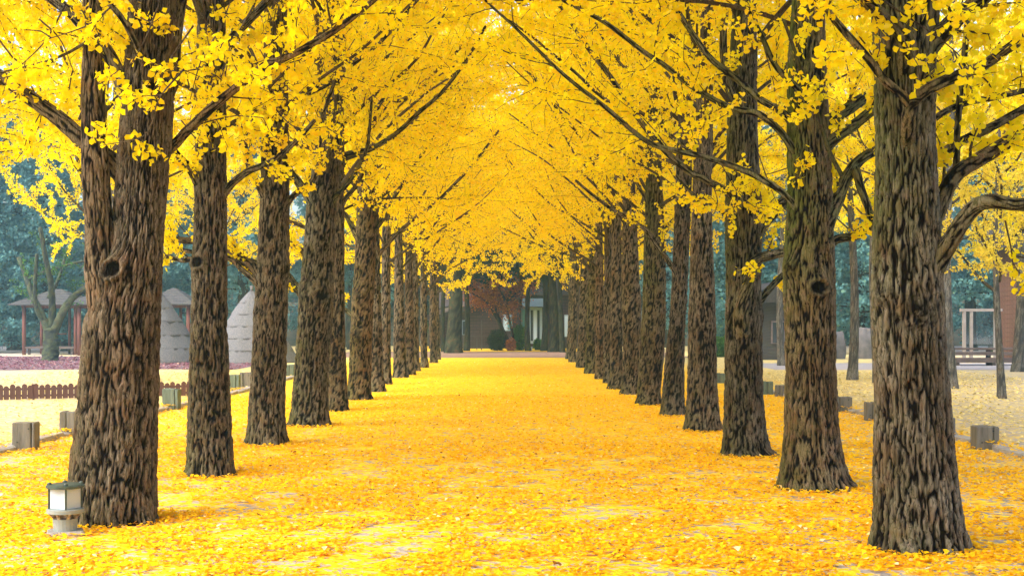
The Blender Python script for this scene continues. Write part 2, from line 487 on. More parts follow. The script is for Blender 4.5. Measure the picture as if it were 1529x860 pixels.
def foliate(tb, pts, rad, L, r, clusters, t0=0.2, nsec=8, nter=4, lsec=0.42, thin=False, dens=1.0):
    """secondary and tertiary twigs along a limb; appends leaf cluster points"""
    n = len(pts)
    for k in range(nsec):
        t = t0 + (1-t0)*(k+r.random())/nsec
        i = min(int(t*(n-1)), n-2); u = t*(n-1)-i
        p = pts[i]*(1-u)+pts[i+1]*u; d = unit(pts[i+1]-pts[i])
        d2 = perp_dir(d, r.uniform(0.6, 1.15), r); d2 = unit(d2 + np.array([0, 0, 0.12]))
        l2 = max(0.35, L*lsec*(1-0.45*t)*r.uniform(0.6, 1.2))
        sp = branch_pts(p, d2, l2, 6, r, 0.1, 0.14)
        rs = max(0.006, rad*0.30*(1-0.5*t))
        tb.add(sp, np.linspace(rs, 0.004, 6), 4)
        m = max(3, int(l2/0.09*dens))
        for q in range(m):
            tt = 0.1+0.9*(q+r.random())/m
            clusters.append(sp[min(int(tt*5), 4)]*(1-(tt*5 % 1)) + sp[min(int(tt*5)+1, 5)]*(tt*5 % 1) if tt < 0.999 else sp[5])
        for j in range(nter):
            tt = 0.25+0.75*(j+r.random())/nter
            ii = min(int(tt*5), 4); uu = tt*5-ii
            p3 = sp[ii]*(1-uu)+sp[ii+1]*uu
            d3 = perp_dir(unit(sp[ii+1]-sp[ii]), r.uniform(0.5, 1.1), r)
            l3 = r.uniform(0.22, 0.6)*min(1.0, l2)
            s3 = branch_pts(p3, d3, l3, 4, r, -0.05, 0.12)
            tb.add(s3, np.linspace(0.0045, 0.0025, 4), 3)
            m3 = max(2, int(l3/0.08*dens))
            for q in range(m3):
                t3 = (q+r.random())/m3*2.999; i3 = int(t3)
                clusters.append(s3[i3]*(1-(t3-i3)) + s3[i3+1]*(t3-i3))

def leaves_from(clusters, per, r, size=(0.046, 0.072), spread=0.06, mat=None, name='foliage', npt=4):
    c = np.array(clusters)
    c = np.repeat(c, per, axis=0)
    n = len(c)
    d = r.normal(size=(n, 3)); d[:, 2] -= 0.55
    base = c + r.normal(size=(n, 3))*spread*0.5
    sz = r.uniform(size[0], size[1], n)
    patch = perlin(c[:, 0]*1.1, c[:, 1]*1.1, c[:, 2]*1.1)*0.45
    tint = np.clip(r.normal(0.5, 0.22, n)+patch, 0, 1)
    return leaves_mesh(name, base, d, sz, mat or M['ginkgo_leaf'], tint, int(r.integers(1e6)), npt=npt)

def crown_variant(seed, z0=3.8, z1=10.3, nl=24, Lm=4.3, per=8, nsec=9, nter=5, dens=1.0):
    r = np.random.default_rng(seed)
    limbs = []; clusters = []
    for k in range(nl):
        t = k/(nl-1)
        z = z0 + (z1-z0)*t**1.1
        az = k*2.39996 + r.normal()*0.25
        L = (Lm*(1-0.40*t**1.6))*r.uniform(0.85, 1.1)
        el = math.radians(r.uniform(22, 42) + 14*t)
        tb = Tubes()
        d = np.array([math.cos(az)*math.cos(el), math.sin(az)*math.cos(el), math.sin(el)])
        p0 = np.array([math.cos(az)*0.08, math.sin(az)*0.08, z])
        pts = branch_pts(p0, d, L, 9, r, 0.35, 0.10)
        rad = 0.036*(1-0.4*t)*r.uniform(0.7, 1.3)
        tb.add(catmull(pts, 17), np.linspace(rad, 0.008, 17)*1.0, 7)
        foliate(tb, pts, rad, L, r, clusters, 0.16, nsec, nter, dens=dens)
        C_ = catmull(pts, 40)[6:]
        for q in range(int(30*dens)):
            clusters.append(C_[int(r.integers(len(C_)))] + r.normal(size=3)*0.05)
        limbs.append(tb.mesh('limb', M['bark'], 0.15))
    fol = leaves_from(clusters, per, r)
    return limbs, fol

VARIANTS = [crown_variant(100+i) for i in range(5)]

# ------------------------------------------------------------------ trunks
def trunk_mesh(name, outline, Yc, d_res, ztop=10.8, seed=0, knots=(), moss=0.2, mosstop=0.0, mat=None, rtop=0.05, nseg=None, amp=0.016, k=1.0, yw=0.0):
    """outline: list of (py, xl, xr) photo measurements of the trunk's silhouette at depth Yc; world mesh centred on its base"""
    r = np.random.default_rng(seed)
    zs, cx, rr = [], [], []
    for py, xl, xr in sorted(outline, key=lambda a: -a[0]):
        zs.append(PZ(py, Yc)); cx.append(PX((xl+xr)/2, Yc)); rr.append((xr-xl)/2*Yc/F)
    zs[0] = 0.0
    x0 = cx[0]
    zl, rl, cl = zs[-1], rr[-1], cx[-1]
    slope = 0.0 if len(zs) < 3 else np.clip((cx[-1]-cx[-3])/(zs[-1]-zs[-3]+1e-6), -0.02, 0.02)
    for t in (0.25, 0.5, 0.75, 1.0):
        zz = zl + (ztop-zl)*t
        if zz > zl+0.1:
            zs.append(zz); rr.append(rl + (rtop-rl)*t); cx.append(cl + slope*(zz-zl))
    zs = np.array(zs); cx = np.array(cx); rr = np.array(rr)
    vis = EYE + VY*Yc/F + 0.6           # what the frame shows of this trunk
    R = rr[1:4].mean()
    if nseg is None: nseg = int(np.clip(2*PI*R/(0.00095*d_res), 28, 190))
    dz = np.clip(0.00145*d_res, 0.009, 0.08)
    za = np.arange(-0.12, min(vis, ztop), dz)
    zb = np.linspace(za[-1]+dz, ztop, 30) if za[-1] < ztop-0.3 else np.array([])
    z = np.concatenate([za, zb])
    n = len(z)
    # monotone-ish smooth interpolation
    zi = np.clip(z, 0, None)
    def smooth_interp(vals):
        a = np.interp(zi, zs, vals)
        w = 0.12
        return (a + np.interp(zi-w, zs, vals) + np.interp(zi+w, zs, vals) + np.interp(zi-w*0.5, zs, vals) + np.interp(zi+w*0.5, zs, vals))/5
    c = smooth_interp(cx); rad = smooth_interp(rr)
    low = zi < 0.3
    c[low] = np.interp(zi[low], zs, cx); rad[low] = np.interp(zi[low], zs, rr)
    th = np.arange(nseg)*2*PI/nseg
    ct, st = np.cos(th)[None, :], np.sin(th)[None, :]
    off = seed*3.7
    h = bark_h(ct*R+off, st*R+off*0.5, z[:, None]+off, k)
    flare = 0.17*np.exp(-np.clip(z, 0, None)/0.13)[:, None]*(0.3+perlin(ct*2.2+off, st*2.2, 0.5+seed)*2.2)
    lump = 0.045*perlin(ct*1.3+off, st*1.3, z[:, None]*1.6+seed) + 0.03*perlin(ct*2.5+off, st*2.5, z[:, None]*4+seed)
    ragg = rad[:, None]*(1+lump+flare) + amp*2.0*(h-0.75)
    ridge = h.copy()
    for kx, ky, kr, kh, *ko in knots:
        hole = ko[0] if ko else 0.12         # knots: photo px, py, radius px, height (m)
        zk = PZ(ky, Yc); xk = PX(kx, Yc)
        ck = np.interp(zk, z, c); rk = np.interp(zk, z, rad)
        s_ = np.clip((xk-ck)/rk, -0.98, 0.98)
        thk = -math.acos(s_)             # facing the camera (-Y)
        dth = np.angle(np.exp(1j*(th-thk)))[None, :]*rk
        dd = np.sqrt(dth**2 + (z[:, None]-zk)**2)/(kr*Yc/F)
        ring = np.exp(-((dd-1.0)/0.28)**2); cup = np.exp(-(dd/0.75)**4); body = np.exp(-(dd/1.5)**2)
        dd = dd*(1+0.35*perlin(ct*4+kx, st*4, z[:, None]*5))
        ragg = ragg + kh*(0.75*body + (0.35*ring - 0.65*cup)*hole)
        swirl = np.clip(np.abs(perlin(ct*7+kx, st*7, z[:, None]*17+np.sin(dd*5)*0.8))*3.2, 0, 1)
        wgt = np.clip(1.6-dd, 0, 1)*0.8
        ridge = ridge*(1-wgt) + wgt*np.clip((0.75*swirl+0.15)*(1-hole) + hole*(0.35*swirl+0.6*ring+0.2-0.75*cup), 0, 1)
    X = c[:, None] - x0 + ct*ragg
    Yv = st*ragg + yw*np.sin(z*0.8)[:, None]
    co = np.stack([X, Yv, np.repeat(z[:, None], nseg, 1)], -1).reshape(-1, 3)
    i = np.arange(n-1)[:, None]*nseg; j = np.arange(nseg)[None, :]; jn = (j+1) % nseg
    f = np.stack([i+j, i+jn, i+nseg+jn, i+nseg+j], -1).reshape(-1, 4)
    mo = moss + mosstop*np.clip((z-1.2)/1.5, 0, 1)[:, None]*np.ones((1, nseg)) + 0.35*np.exp(-np.clip(z, 0, 9)/0.35)[:, None]
    side = 0.6+0.4*np.cos(th-PI*0.9)[None, :]
    mo = np.clip(mo*side, 0, 1)
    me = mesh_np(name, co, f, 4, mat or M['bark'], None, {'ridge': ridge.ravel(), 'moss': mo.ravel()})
    def axis(zq): return np.interp(zq, z, c)-x0
    return me, x0, axis

ROW = 'ginkgo trees lining the leaf-covered lane'
def tree_spec(side, idx, outline, label, knots=(), moss=0.15, mosstop=0.0, limbs=(), sprays=(), ztop=10.8, amp=0.018, extra=None, crown_z=0.0, k=1.0):
    base = max(o[0] for o in outline)
    R = (outline[1][2]-outline[1][1])/2
    d = depth_of(base)
    Yc = d + R*d/F*0.75
    me, x0, axis = trunk_mesh('trunk', outline, Yc, Yc, ztop, side*40+idx, knots, moss, mosstop, amp=amp, k=k)
    root = empty('ginkgo_tree', (x0, Yc, 0), label, 'tree', ROW)
    link('trunk', me, root)
    v = VARIANTS[(idx*2+side) % 5]
    rz = (idx*1.7+side*0.9) % (2*PI)
    # lowest limbs of the nearest trees are modelled from the photo, so their shared crown sits a little higher
    zc = 3.8
    cs = 1.0 if idx < 8 else 1.0 + 0.05*(idx-7)
    for m in v[0]:
        o = link('limb', m, root, (axis(4+crown_z), 0, crown_z-3.6*(cs-1)), rz); o.scale = (cs,)*3
    o = tag(link('crown', v[1], root, (axis(4+crown_z), 0, crown_z-3.6*(cs-1)), rz), kind='stuff'); o.scale = (cs,)*3
    r = np.random.default_rng(side*500+idx)
    clusters = []
    for li in limbs:
        pts_px, w0, w1 = li[0], li[1], li[2]
        dys = li[3] if len(li) > 3 else (0, 0)
        op = li[4] if len(li) > 4 else {}
        n = len(pts_px)
        P = []
        for q, (px, py) in enumerate(pts_px):
            t = q/(n-1)
            Y = Yc + dys[0] + (dys[1]-dys[0])*t
            P.append((PX(px, Y)-x0, Y-Yc, PZ(py, Y)))
        P = np.array(P)
        big_ = w0*Yc/F > 0.05
        if op.get('root', True):          # start inside the trunk
            ax0 = axis(P[0][2]-0.12)
            P = np.vstack([[ax0*0.7+P[0][0]*0.3, P[0][1]*0.3, P[0][2]-(0.28 if big_ else 0.10)], P])
        L = np.linalg.norm(np.diff(P, axis=0), axis=1).sum()
        big = w0*Yc/F > 0.05
        m_ = int(np.clip(L/(0.02 if big else 0.08), 8, 150))
        C = catmull(P, m_)
        s = np.linspace(0, 1, m_)
        r0, r1 = w0/2*Yc/F, w1/2*(Yc+dys[1])/F
        rad = r0 + (r1-r0)*s
        rad = rad*(1 + 0.55*np.exp(-s*L/0.10) * (1 if op.get('root', True) else 0))
        wob = 0.012*np.stack([perlin(s*L*2.5, q*5.1+idx, side*3.3) for q in range(3)], 1)
        C = C + wob*np.clip(s*4, 0, 1)[:, None]
        tb = Tubes()
        tb.add(C, rad, int(np.clip(r0*2*PI/0.012, 7, 56)) if big else 7, big, 0.12)
        nsec = op.get('n', int(np.clip(L*2.6, 3, 14)))
        if nsec:
            foliate(tb, C[::max(1, m_//12)], max(r1*1.5, 0.012), max(L*0.8, 1.0), r, clusters, op.get('t0', 0.25), nsec, 3, 0.32, dens=op.get('dens', 0.8))
        link('limb', tb.mesh('limb', M['bark'], op.get('moss', moss+mosstop*0.3)), root)
    for sp in sprays:                     # hanging leafy twigs (photo px polyline, depth offset, density)
        pts_px, dy, dens = sp
        Y = Yc+dy
        P = np.array([(PX(a, Y)-x0, dy + 0.05*r.normal(), PZ(b, Y)) for a, b in pts_px])
        C = catmull(P, 14); L = np.linalg.norm(np.diff(C, axis=0), axis=1).sum()
        tb = Tubes(); tb.add(C, np.linspace(0.008, 0.003, 14), 5)
        foliate(tb, C, 0.012, max(0.6, L*0.6), r, clusters, 0.05, max(2, int(L*4*dens)), 2, 0.4, dens=dens)
        link('twig', tb.mesh('twig', M['bark'], 0.0), root)
    if clusters:
        near = Yc < 22
        tag(link('foliage', leaves_from(clusters, 7, r, npt=5 if near else 4, size=(0.042, 0.066)), root), kind='stuff')
    if extra: extra(root, x0, Yc, axis)
    return root

def l1_stem(root, x0, Yc, axis):
    tb = Tubes()
    pts_px = [(158, 520), (154, 450), (150, 400), (149, 350), (144, 280), (141, 215), (139, 140), (139, 70), (136, -60), (120, -300)]
    P = np.array([(PX(a, Yc-0.12)-x0, -0.12, PZ(b, Yc-0.12)) for a, b in pts_px])
    C = catmull(P, 360)
    s = np.linspace(0, 1, 360)
    rad = np.interp(s, [0, 0.1, 0.22, 0.35, 0.6, 1.0], [0.06, 0.12, 0.125, 0.112, 0.098, 0.06])
    tb.add(C, rad, 80, True)
    link('stem', tb.mesh('stem', M['bark'], 0.1), root)

NEAR = dict(dens=0.9)
left = [
 ([(785,100,233),(735,103,232),(690,108,232),(640,115,234),(540,124,236),(470,128,238),(430,143,240),(370,164,243),(330,170,244),(290,173,247),(215,178,254),(100,188,262),(0,194,262)],
  'nearest left ginkgo tree, its trunk forking into two stems, lantern at its foot',
  dict(knots=[(184,404,15,0.11,0.8)], limbs=[
     ([(122,207),(75,168),(30,135),(-10,108),(-70,85)], 27, 15, (0,0.2)),
     ([(192,150),(160,80),(118,30),(80,0),(20,-40)], 24, 14, (-0.1,-0.2)),
     ([(200,60),(168,12),(120,-20)], 11, 7, (-0.25,-0.3)),
     ([(150,50),(100,80),(50,98),(-20,112)], 5, 3, (-0.3,-0.4), {'root': False}),
     ([(240,235),(262,215),(280,195),(318,160),(355,129),(397,98),(424,87),(459,70),(501,45),(557,0),(600,-45)], 17, 8, (0.15,-0.5)),
     ([(258,120),(262,60),(272,0),(285,-60)], 20, 14, (0,0.1)),
     ], sprays=[([(290,40),(245,95),(205,165),(165,225)], -0.45, 0.9), ([(270,100),(240,150),(215,200),(150,218)], -0.55, 0.7), ([(330,40),(300,90),(285,150)], -0.4, 0.8),
     ([(60,30),(90,60),(110,110)], -0.3, 0.6), ([(0,60),(40,120),(60,180),(20,240)], 0.1, 0.8), ([(100,10),(60,60),(20,110)], -0.2, 0.8), ([(240,10),(210,60),(190,110)], -0.5, 0.9), ([(380,10),(350,60),(330,120)], -0.3, 0.9), ([(170,10),(130,40),(60,60)], -0.5, 0.8), ([(430,10),(440,60),(400,110)], -0.3, 0.9)], extra=l1_stem)),
 ([(712,276,352),(690,279,348),(600,282,343),(500,285,339),(420,287,338),(300,291,338),(200,292,337),(0,296,335)],
  'second ginkgo tree on the left, with an oval pruning scar on its trunk',
  dict(knots=[(300,392,11,0.05,0.9)], moss=0.25, limbs=[
     ([(300,285),(286,257),(268,236),(250,212),(225,180)], 15, 8, (-0.05,-0.4)),
     ([(336,288),(362,262),(398,245),(417,233),(445,208),(470,180)], 13, 6, (0,-0.2)),
     ([(330,80),(352,52),(370,32),(400,0),(430,-30)], 15, 11, (-0.1,-0.4)),
     ([(338,190),(385,158),(400,132),(440,95),(470,70)], 7, 4, (0,-0.3)),
     ([(292,390),(270,388),(230,375),(150,345)], 10, 5, (0.1,0.9))],
     sprays=[([(270,180),(300,215),(330,225)], -0.3, 0.8), ([(420,60),(380,120),(350,170)], -0.3, 1.0), ([(300,20),(330,80),(300,140)], -0.35, 1.0), ([(400,150),(440,190),(490,190)], -0.3, 1.0), ([(345,-10),(325,50),(300,110),(290,150)], -0.4, 1.0), ([(300,-20),(310,60),(325,130)], -0.45, 1.0), ([(345,60),(335,120),(318,190)], -0.35, 1.0), ([(280,60),(290,120),(280,200)], -0.3, 0.9)])),
 ([(665,366,429),(640,369,426),(600,373,425),(500,378,428),(400,384,431),(300,389,432),(180,392,430),(0,396,428)],
  'third ginkgo tree on the left, a limb leaving low on its left side',
  dict(knots=[(391,465,11,0.03),(428,405,12,0.03)], moss=0.15, limbs=[
     ([(386,408),(362,388),(344,373),(305,362),(250,355),(180,330)], 17, 8, (0,0.7)),
     ([(380,420),(360,402),(343,386),(300,378),(255,372)], 9, 6, (-0.1,0.2)),
     ([(392,290),(373,252),(366,215),(378,172),(385,130)], 10, 7, (-0.1,-0.3)),
     ([(432,300),(452,281),(470,264),(479,230),(482,180),(500,120)], 10, 5, (-0.1,-0.5)),
     ([(430,160),(460,140),(494,122),(529,94),(564,66),(600,28),(640,-20)], 11, 5, (0,-0.3))],
     sprays=[([(430,140),(400,180),(390,225)], -0.3, 1.2), ([(460,170),(440,210),(420,240)], -0.4, 1.2), ([(530,60),(500,110),(480,160)], -0.3, 1.0), ([(380,60),(410,110),(440,130)], -0.3, 1.0), ([(420,-20),(405,40),(400,110)], -0.45, 1.1), ([(390,-10),(415,60),(425,130),(415,170)], -0.4, 1.1), ([(370,130),(375,200),(365,260)], -0.3, 0.9)])),
 ([(637,431,492),(610,435,490),(550,440,490),(450,447,498),(350,455,500),(300,458,503),(230,470,510),(100,480,515),(0,485,515)],
  'fourth ginkgo tree on the left, with a swollen knotted burr at mid trunk',
  dict(knots=[(483,441,11,0.11,0.45),(458,432,10,0.08)], moss=0.4, limbs=[
     ([(452,438),(438,425),(428,412),(400,398),(350,385)], 18, 9, (0,0.5)),
     ([(457,380),(442,370),(430,362),(400,345)], 12, 6, (0,0.7)),
     ([(464,300),(445,272),(430,250),(415,200),(405,120)], 15, 9, (-0.05,0.5)),
     ([(503,292),(524,268),(545,230),(551,200),(555,150)], 8, 4, (-0.1,-0.5)),
     ([(510,235),(530,228),(553,223),(592,199),(627,167),(662,136),(700,84),(725,40)], 10, 4, (0,-0.2))],
     sprays=[([(520,250),(550,280),(560,320)], -0.4, 1.0), ([(500,60),(540,110),(560,160)], -0.3, 1.0), ([(520,0),(495,70),(480,140)], -0.4, 1.1), ([(470,20),(500,90),(510,160),(490,220)], -0.4, 1.1)])),
 ([(614,480,521),(590,484,519),(500,490,515),(400,494,514),(300,495,514)],
  'fifth ginkgo tree on the left, slim trunk half hidden by the burred one',
  dict(k=1.1, limbs=[([(514,300),(540,260),(566,157),(600,150),(632,123),(672,88),(700,60)], 8, 4, (0,-0.4)), ([(500,360),(470,345),(430,330)], 9, 5, (0,0.5))])),
 ([(597,517,556),(575,520,554),(520,522,555),(450,526,558),(400,529,560),(330,532,562),(250,535,562)],
  'sixth ginkgo tree on the left, pale grey trunk with a green mossy foot',
  dict(k=1.1, knots=[(541,446,10,0.10),(535,500,8,0.06)], moss=0.45, limbs=[
     ([(532,350),(524,335),(515,320),(490,300)], 12, 5, (0,0.3)), ([(560,345),(585,300),(640,215),(668,172),(700,112),(715,80)], 7, 3, (0,-0.4)), ([(530,475),(505,455),(490,440)], 9, 4, (0.1,0.6))])),
 ([(585,552,576),(560,553,573),(480,552,570),(400,553,568)], 'seventh ginkgo tree on the left, dark trunk tucked behind the pale mossy one',
  dict(k=1.1, limbs=[([(569,376),(605,338),(651,302),(697,256),(730,215),(745,195)], 7, 3, (0,-0.3))])),
 ([(574,568,586),(550,569,584),(480,569,583),(400,570,583)], 'eighth ginkgo tree on the left, pale left flank and brown right flank', {}),
 ([(564,586,611),(545,587,607),(480,588,604),(400,589,602)], 'ninth ginkgo tree on the left, with a warm brown trunk', {}),
 ([(560,602,622),(540,604,619),(480,604,618),(400,605,616)], 'tenth ginkgo tree on the left, green moss on its grey foot', {}),
 ([(554,613,629),(535,614,626),(480,614,625),(400,615,624)], 'eleventh ginkgo tree on the left, a narrow strip of trunk showing', {}),
 ([(549,627,641),(530,628,638),(480,627,638),(400,628,637)], 'twelfth ginkgo tree on the left, counted from the lantern', {}),
 ([(542,641,654),(525,642,652),(480,641,652),(400,642,651)], 'thirteenth ginkgo tree on the left, last but one in its row', {}),
 ([(537,647,659),(520,648,657),(480,647,656),(400,648,655)], 'farthest ginkgo tree of the left row, by the end of the lane', {}),
]
right = [
 ([(826,1300,1443),(790,1304,1436),(700,1306,1424),(600,1308,1416),(500,1305,1409),(455,1303,1407),(400,1304,1404),(300,1308,1401),(200,1309,1394),(100,1306,1396),(0,1303,1400)],
  'nearest ginkgo tree on the right, the thickest trunk with heavy limbs reaching right',
  dict(knots=[(1352,470,26,0.045),(1312,437,14,0.02)], moss=0.15, mosstop=0.5, limbs=[
     ([(1357,158),(1320,118),(1290,80),(1250,35),(1225,0),(1190,-50)], 14, 9, (-0.35,-0.5), {'n': 4}),
     ([(1360,160),(1385,135),(1440,110),(1470,97),(1529,57),(1600,10)], 19, 14, (-0.35,-0.2), {'n': 6}),
     ([(1396,400),(1420,360),(1448,318),(1475,301),(1529,305),(1590,290)], 30, 17, (-0.1,-0.5), {'n': 2, 't0': 0.85}),
     ([(1398,318),(1425,265),(1460,240),(1500,215),(1529,198),(1600,150)], 26, 18, (0.1,0.4), {'n': 5}),
     ([(1392,245),(1430,215),(1480,190),(1529,163),(1600,120)], 15, 12, (0.3,0.8), {'n': 5}),
     ([(1392,182),(1440,155),(1490,145),(1529,135),(1600,120)], 11, 8, (0.3,1.2), {'n': 5}),
     ([(1385,75),(1415,42),(1440,20),(1470,-5),(1540,-60)], 30, 22, (-0.1,-0.2), {'n': 5}),
     ([(1350,60),(1320,25),(1290,0),(1250,-40)], 22, 14, (-0.3,-0.5), {'n': 5}),
     ([(1427,262),(1430,200),(1436,120),(1443,50),(1450,-30)], 11, 8, (0.3,0.6), {'root': False, 'n': 4})],
     sprays=[([(1320,5),(1380,35),(1420,70),(1450,100)], -0.5, 0.25), ([(1290,0),(1330,40),(1362,105)], -0.45, 0.12), ([(1500,330),(1515,380),(1520,420)], 0.6, 0.6)])),
 ([(733,1161,1277),(715,1165,1266),(690,1168,1258),(650,1172,1252),(550,1174,1247),(470,1172,1247),(420,1169,1246),(380,1171,1245),(300,1178,1243),(200,1176,1238),(100,1176,1232),(0,1184,1230)],
  'second ginkgo tree on the right, with a mossy trunk and a round knot hole',
  dict(knots=[(1212,430,12,0.11,0.95),(1178,402,10,0.09),(1210,405,6,0.02)], moss=0.3, mosstop=0.7, limbs=[
     ([(1230,192),(1270,160),(1300,142),(1345,128),(1400,95)], 21, 14, (0,0.6)),
     ([(1236,218),(1275,187),(1310,160),(1345,140)], 19, 13, (-0.1,-0.1), {'n': 2}),
     ([(1232,345),(1250,300),(1266,262),(1285,238),(1308,225),(1340,215)], 22, 12, (-0.1,0.1), {'n': 2}),
     ([(1277,250),(1285,280),(1296,310),(1306,350)], 13, 10, (-0.1,0.0), {'root': False, 'n': 0}),
     ([(1257,262),(1236,220),(1215,150),(1195,100),(1170,30)], 7, 5, (-0.2,-0.6), {'root': False, 'n': 3}),
     ([(1243,362),(1280,352),(1302,338),(1340,325),(1400,290)], 14, 10, (0.1,0.5), {'n': 4}),
     ([(1174,208),(1136,172),(1091,161),(1042,136),(1003,105),(965,80),(909,38),(840,0),(800,-30)], 12, 5, (-0.1,0.4)),
     ([(1175,175),(1133,147),(1105,122),(1060,87),(1031,45),(1003,0),(985,-50)], 12, 7, (0,0.5)),
     ([(1199,147),(1160,101),(1140,60),(1122,25),(1100,-20)], 10, 6, (-0.25,-0.5), {'n': 4}),
     ([(1176,295),(1119,258),(1049,234),(986,220),(944,195),(909,164),(867,133),(819,91),(770,42),(724,0),(690,-40)], 11, 3, (-0.1,0.6)),
     ], sprays=[([(1215,120),(1215,180),(1212,240)], -0.35, 0.4), ([(1185,60),(1195,120),(1230,130)], -0.35, 0.5), ([(1130,30),(1150,110),(1160,150)], 0.0, 0.8)])),
 ([(682,1075,1163),(670,1078,1150),(640,1080,1143),(600,1082,1140),(500,1083,1137),(400,1084,1136),(330,1083,1138),(250,1085,1133),(200,1086,1130),(100,1090,1130),(0,1095,1130)],
  'third ginkgo tree on the right, an elbowed dead limb standing out from its dark trunk',
  dict(knots=[(1138,470,9,0.03)], moss=0.25, mosstop=0.35, limbs=[
     ([(1106,470),(1114,435),(1122,405),(1130,388),(1152,381),(1185,374),(1230,362)], 22, 11, (-0.25,-0.2), {'n': 2}),
     ([(1136,448),(1162,418),(1180,402),(1210,380)], 11, 8, (0,0.5), {'n': 2}),
     ([(1128,352),(1150,320),(1175,298),(1200,270)], 24, 16, (0,0.5), {'n': 3}),
     ([(1093,294),(1060,272),(1021,251),(979,209),(944,164),(906,108),(881,77),(860,45),(829,0),(800,-40)], 12, 5, (-0.1,0.5)),
     ([(1090,330),(1070,310),(1055,300),(1035,290),(1010,262)], 7, 4, (-0.15,-0.4)),
     ([(1100,160),(1085,120),(1080,60),(1085,0)], 16, 9, (-0.1,-0.2))],
     sprays=[([(1070,240),(1100,290),(1140,320)], -0.45, 1.2), ([(1130,230),(1150,280),(1165,320)], -0.45, 1.2), ([(1050,250),(1070,300),(1060,330)], -0.4, 0.9), ([(1180,250),(1140,260),(1100,250)], -0.4, 1.0)])),
 ([(644,1021,1078),(630,1023,1074),(600,1025,1072),(550,1027,1070),(450,1029,1068),(380,1031,1064),(300,1034,1062),(200,1037,1064),(100,1044,1064),(0,1048,1066)],
  'fourth ginkgo tree on the right, brown-footed trunk with a small round scar',
  dict(knots=[(1059,441,5,0.02,0.6),(1035,487,10,0.04)], limbs=[
     ([(1045,240),(1010,210),(960,170),(905,150),(860,110),(800,60),(760,30)], 8, 3, (0,0.3)),
     ([(1060,230),(1075,200),(1095,185)], 8, 5, (0,0.4)),
     ([(1038,130),(1010,90),(960,40),(930,0)], 8, 5, (0,0.3))])),
 ([(621,984,1026),(600,988,1022),(550,992,1022),(500,997,1022),(450,1002,1026),(380,1005,1028),(300,1008,1032),(200,1012,1034)],
  'fifth ginkgo tree on the right, trunk leaning behind the brown-footed one',
  dict(k=1.1, limbs=[([(1006,402),(985,372),(967,347),(945,330),(922,317),(896,300),(860,270)], 9, 4, (-0.05,-0.3))])),
 ([(605,948,989),(590,951,986),(550,954,990),(500,957,993),(450,960,994),(380,961,994),(320,963,991),(250,965,988)],
  'sixth ginkgo tree on the right, straight trunk with green upper bark',
  dict(k=1.1, moss=0.3, mosstop=0.5, limbs=[([(990,350),(1000,335),(1010,325)], 9, 6, (0,0.2)), ([(965,300),(940,260),(890,230),(830,160),(790,110),(740,75)], 6, 3, (0,0))])),
 ([(589,926,955),(570,929,954),(500,930,957),(450,929,957),(400,928,954),(320,930,950)], 'seventh ginkgo tree on the right, light grey bark over a mossy foot',
  dict(k=1.1, moss=0.2, limbs=[([(930,330),(900,290),(860,250),(800,200),(760,170)], 5, 2, (0,0))])),
 ([(581,907,931),(560,911,930),(500,911,930),(430,912,929)], 'eighth ginkgo tree on the right, dark trunk with a spread foot', {}),
 ([(572,900,918),(550,901,916),(480,901,915),(420,902,914)], 'ninth ginkgo tree on the right, an ochre brown strip of trunk', {}),
 ([(566,888,905),(545,889,903),(480,888,902),(420,889,901)], 'tenth ginkgo tree on the right, narrow shadowed trunk', {}),
 ([(558,872,893),(540,874,891),(480,876,892),(420,878,896)], 'eleventh ginkgo tree on the right, leaning slightly away with greenish bark', dict(moss=0.5)),
 ([(549,859,876),(535,861,875),(480,864,878),(420,866,881)], 'twelfth ginkgo tree on the right, grey trunk leaning outwards', {}),
 ([(541,848,861),(525,850,860),(480,852,863),(420,853,865)], 'thirteenth ginkgo tree on the right, last but one in its row', {}),
 ([(536,844,855),(520,846,854),(480,848,857),(430,850,859)], 'farthest ginkgo tree of the right row, by the end of the lane', {}),
]
ROW_ROOTS = []
for s, rows in ((0, left), (1, right)):
    for i, (ol, lab, kw) in enumerate(rows):
        cz = [0.75, 0.7, 0.35, 0.1][i] if i < 4 else (-1.1 if i > 9 else -0.55 if i > 6 else -0.1)
        ROW_ROOTS.append(tree_spec(s, i, ol, lab, crown_z=cz, **kw))

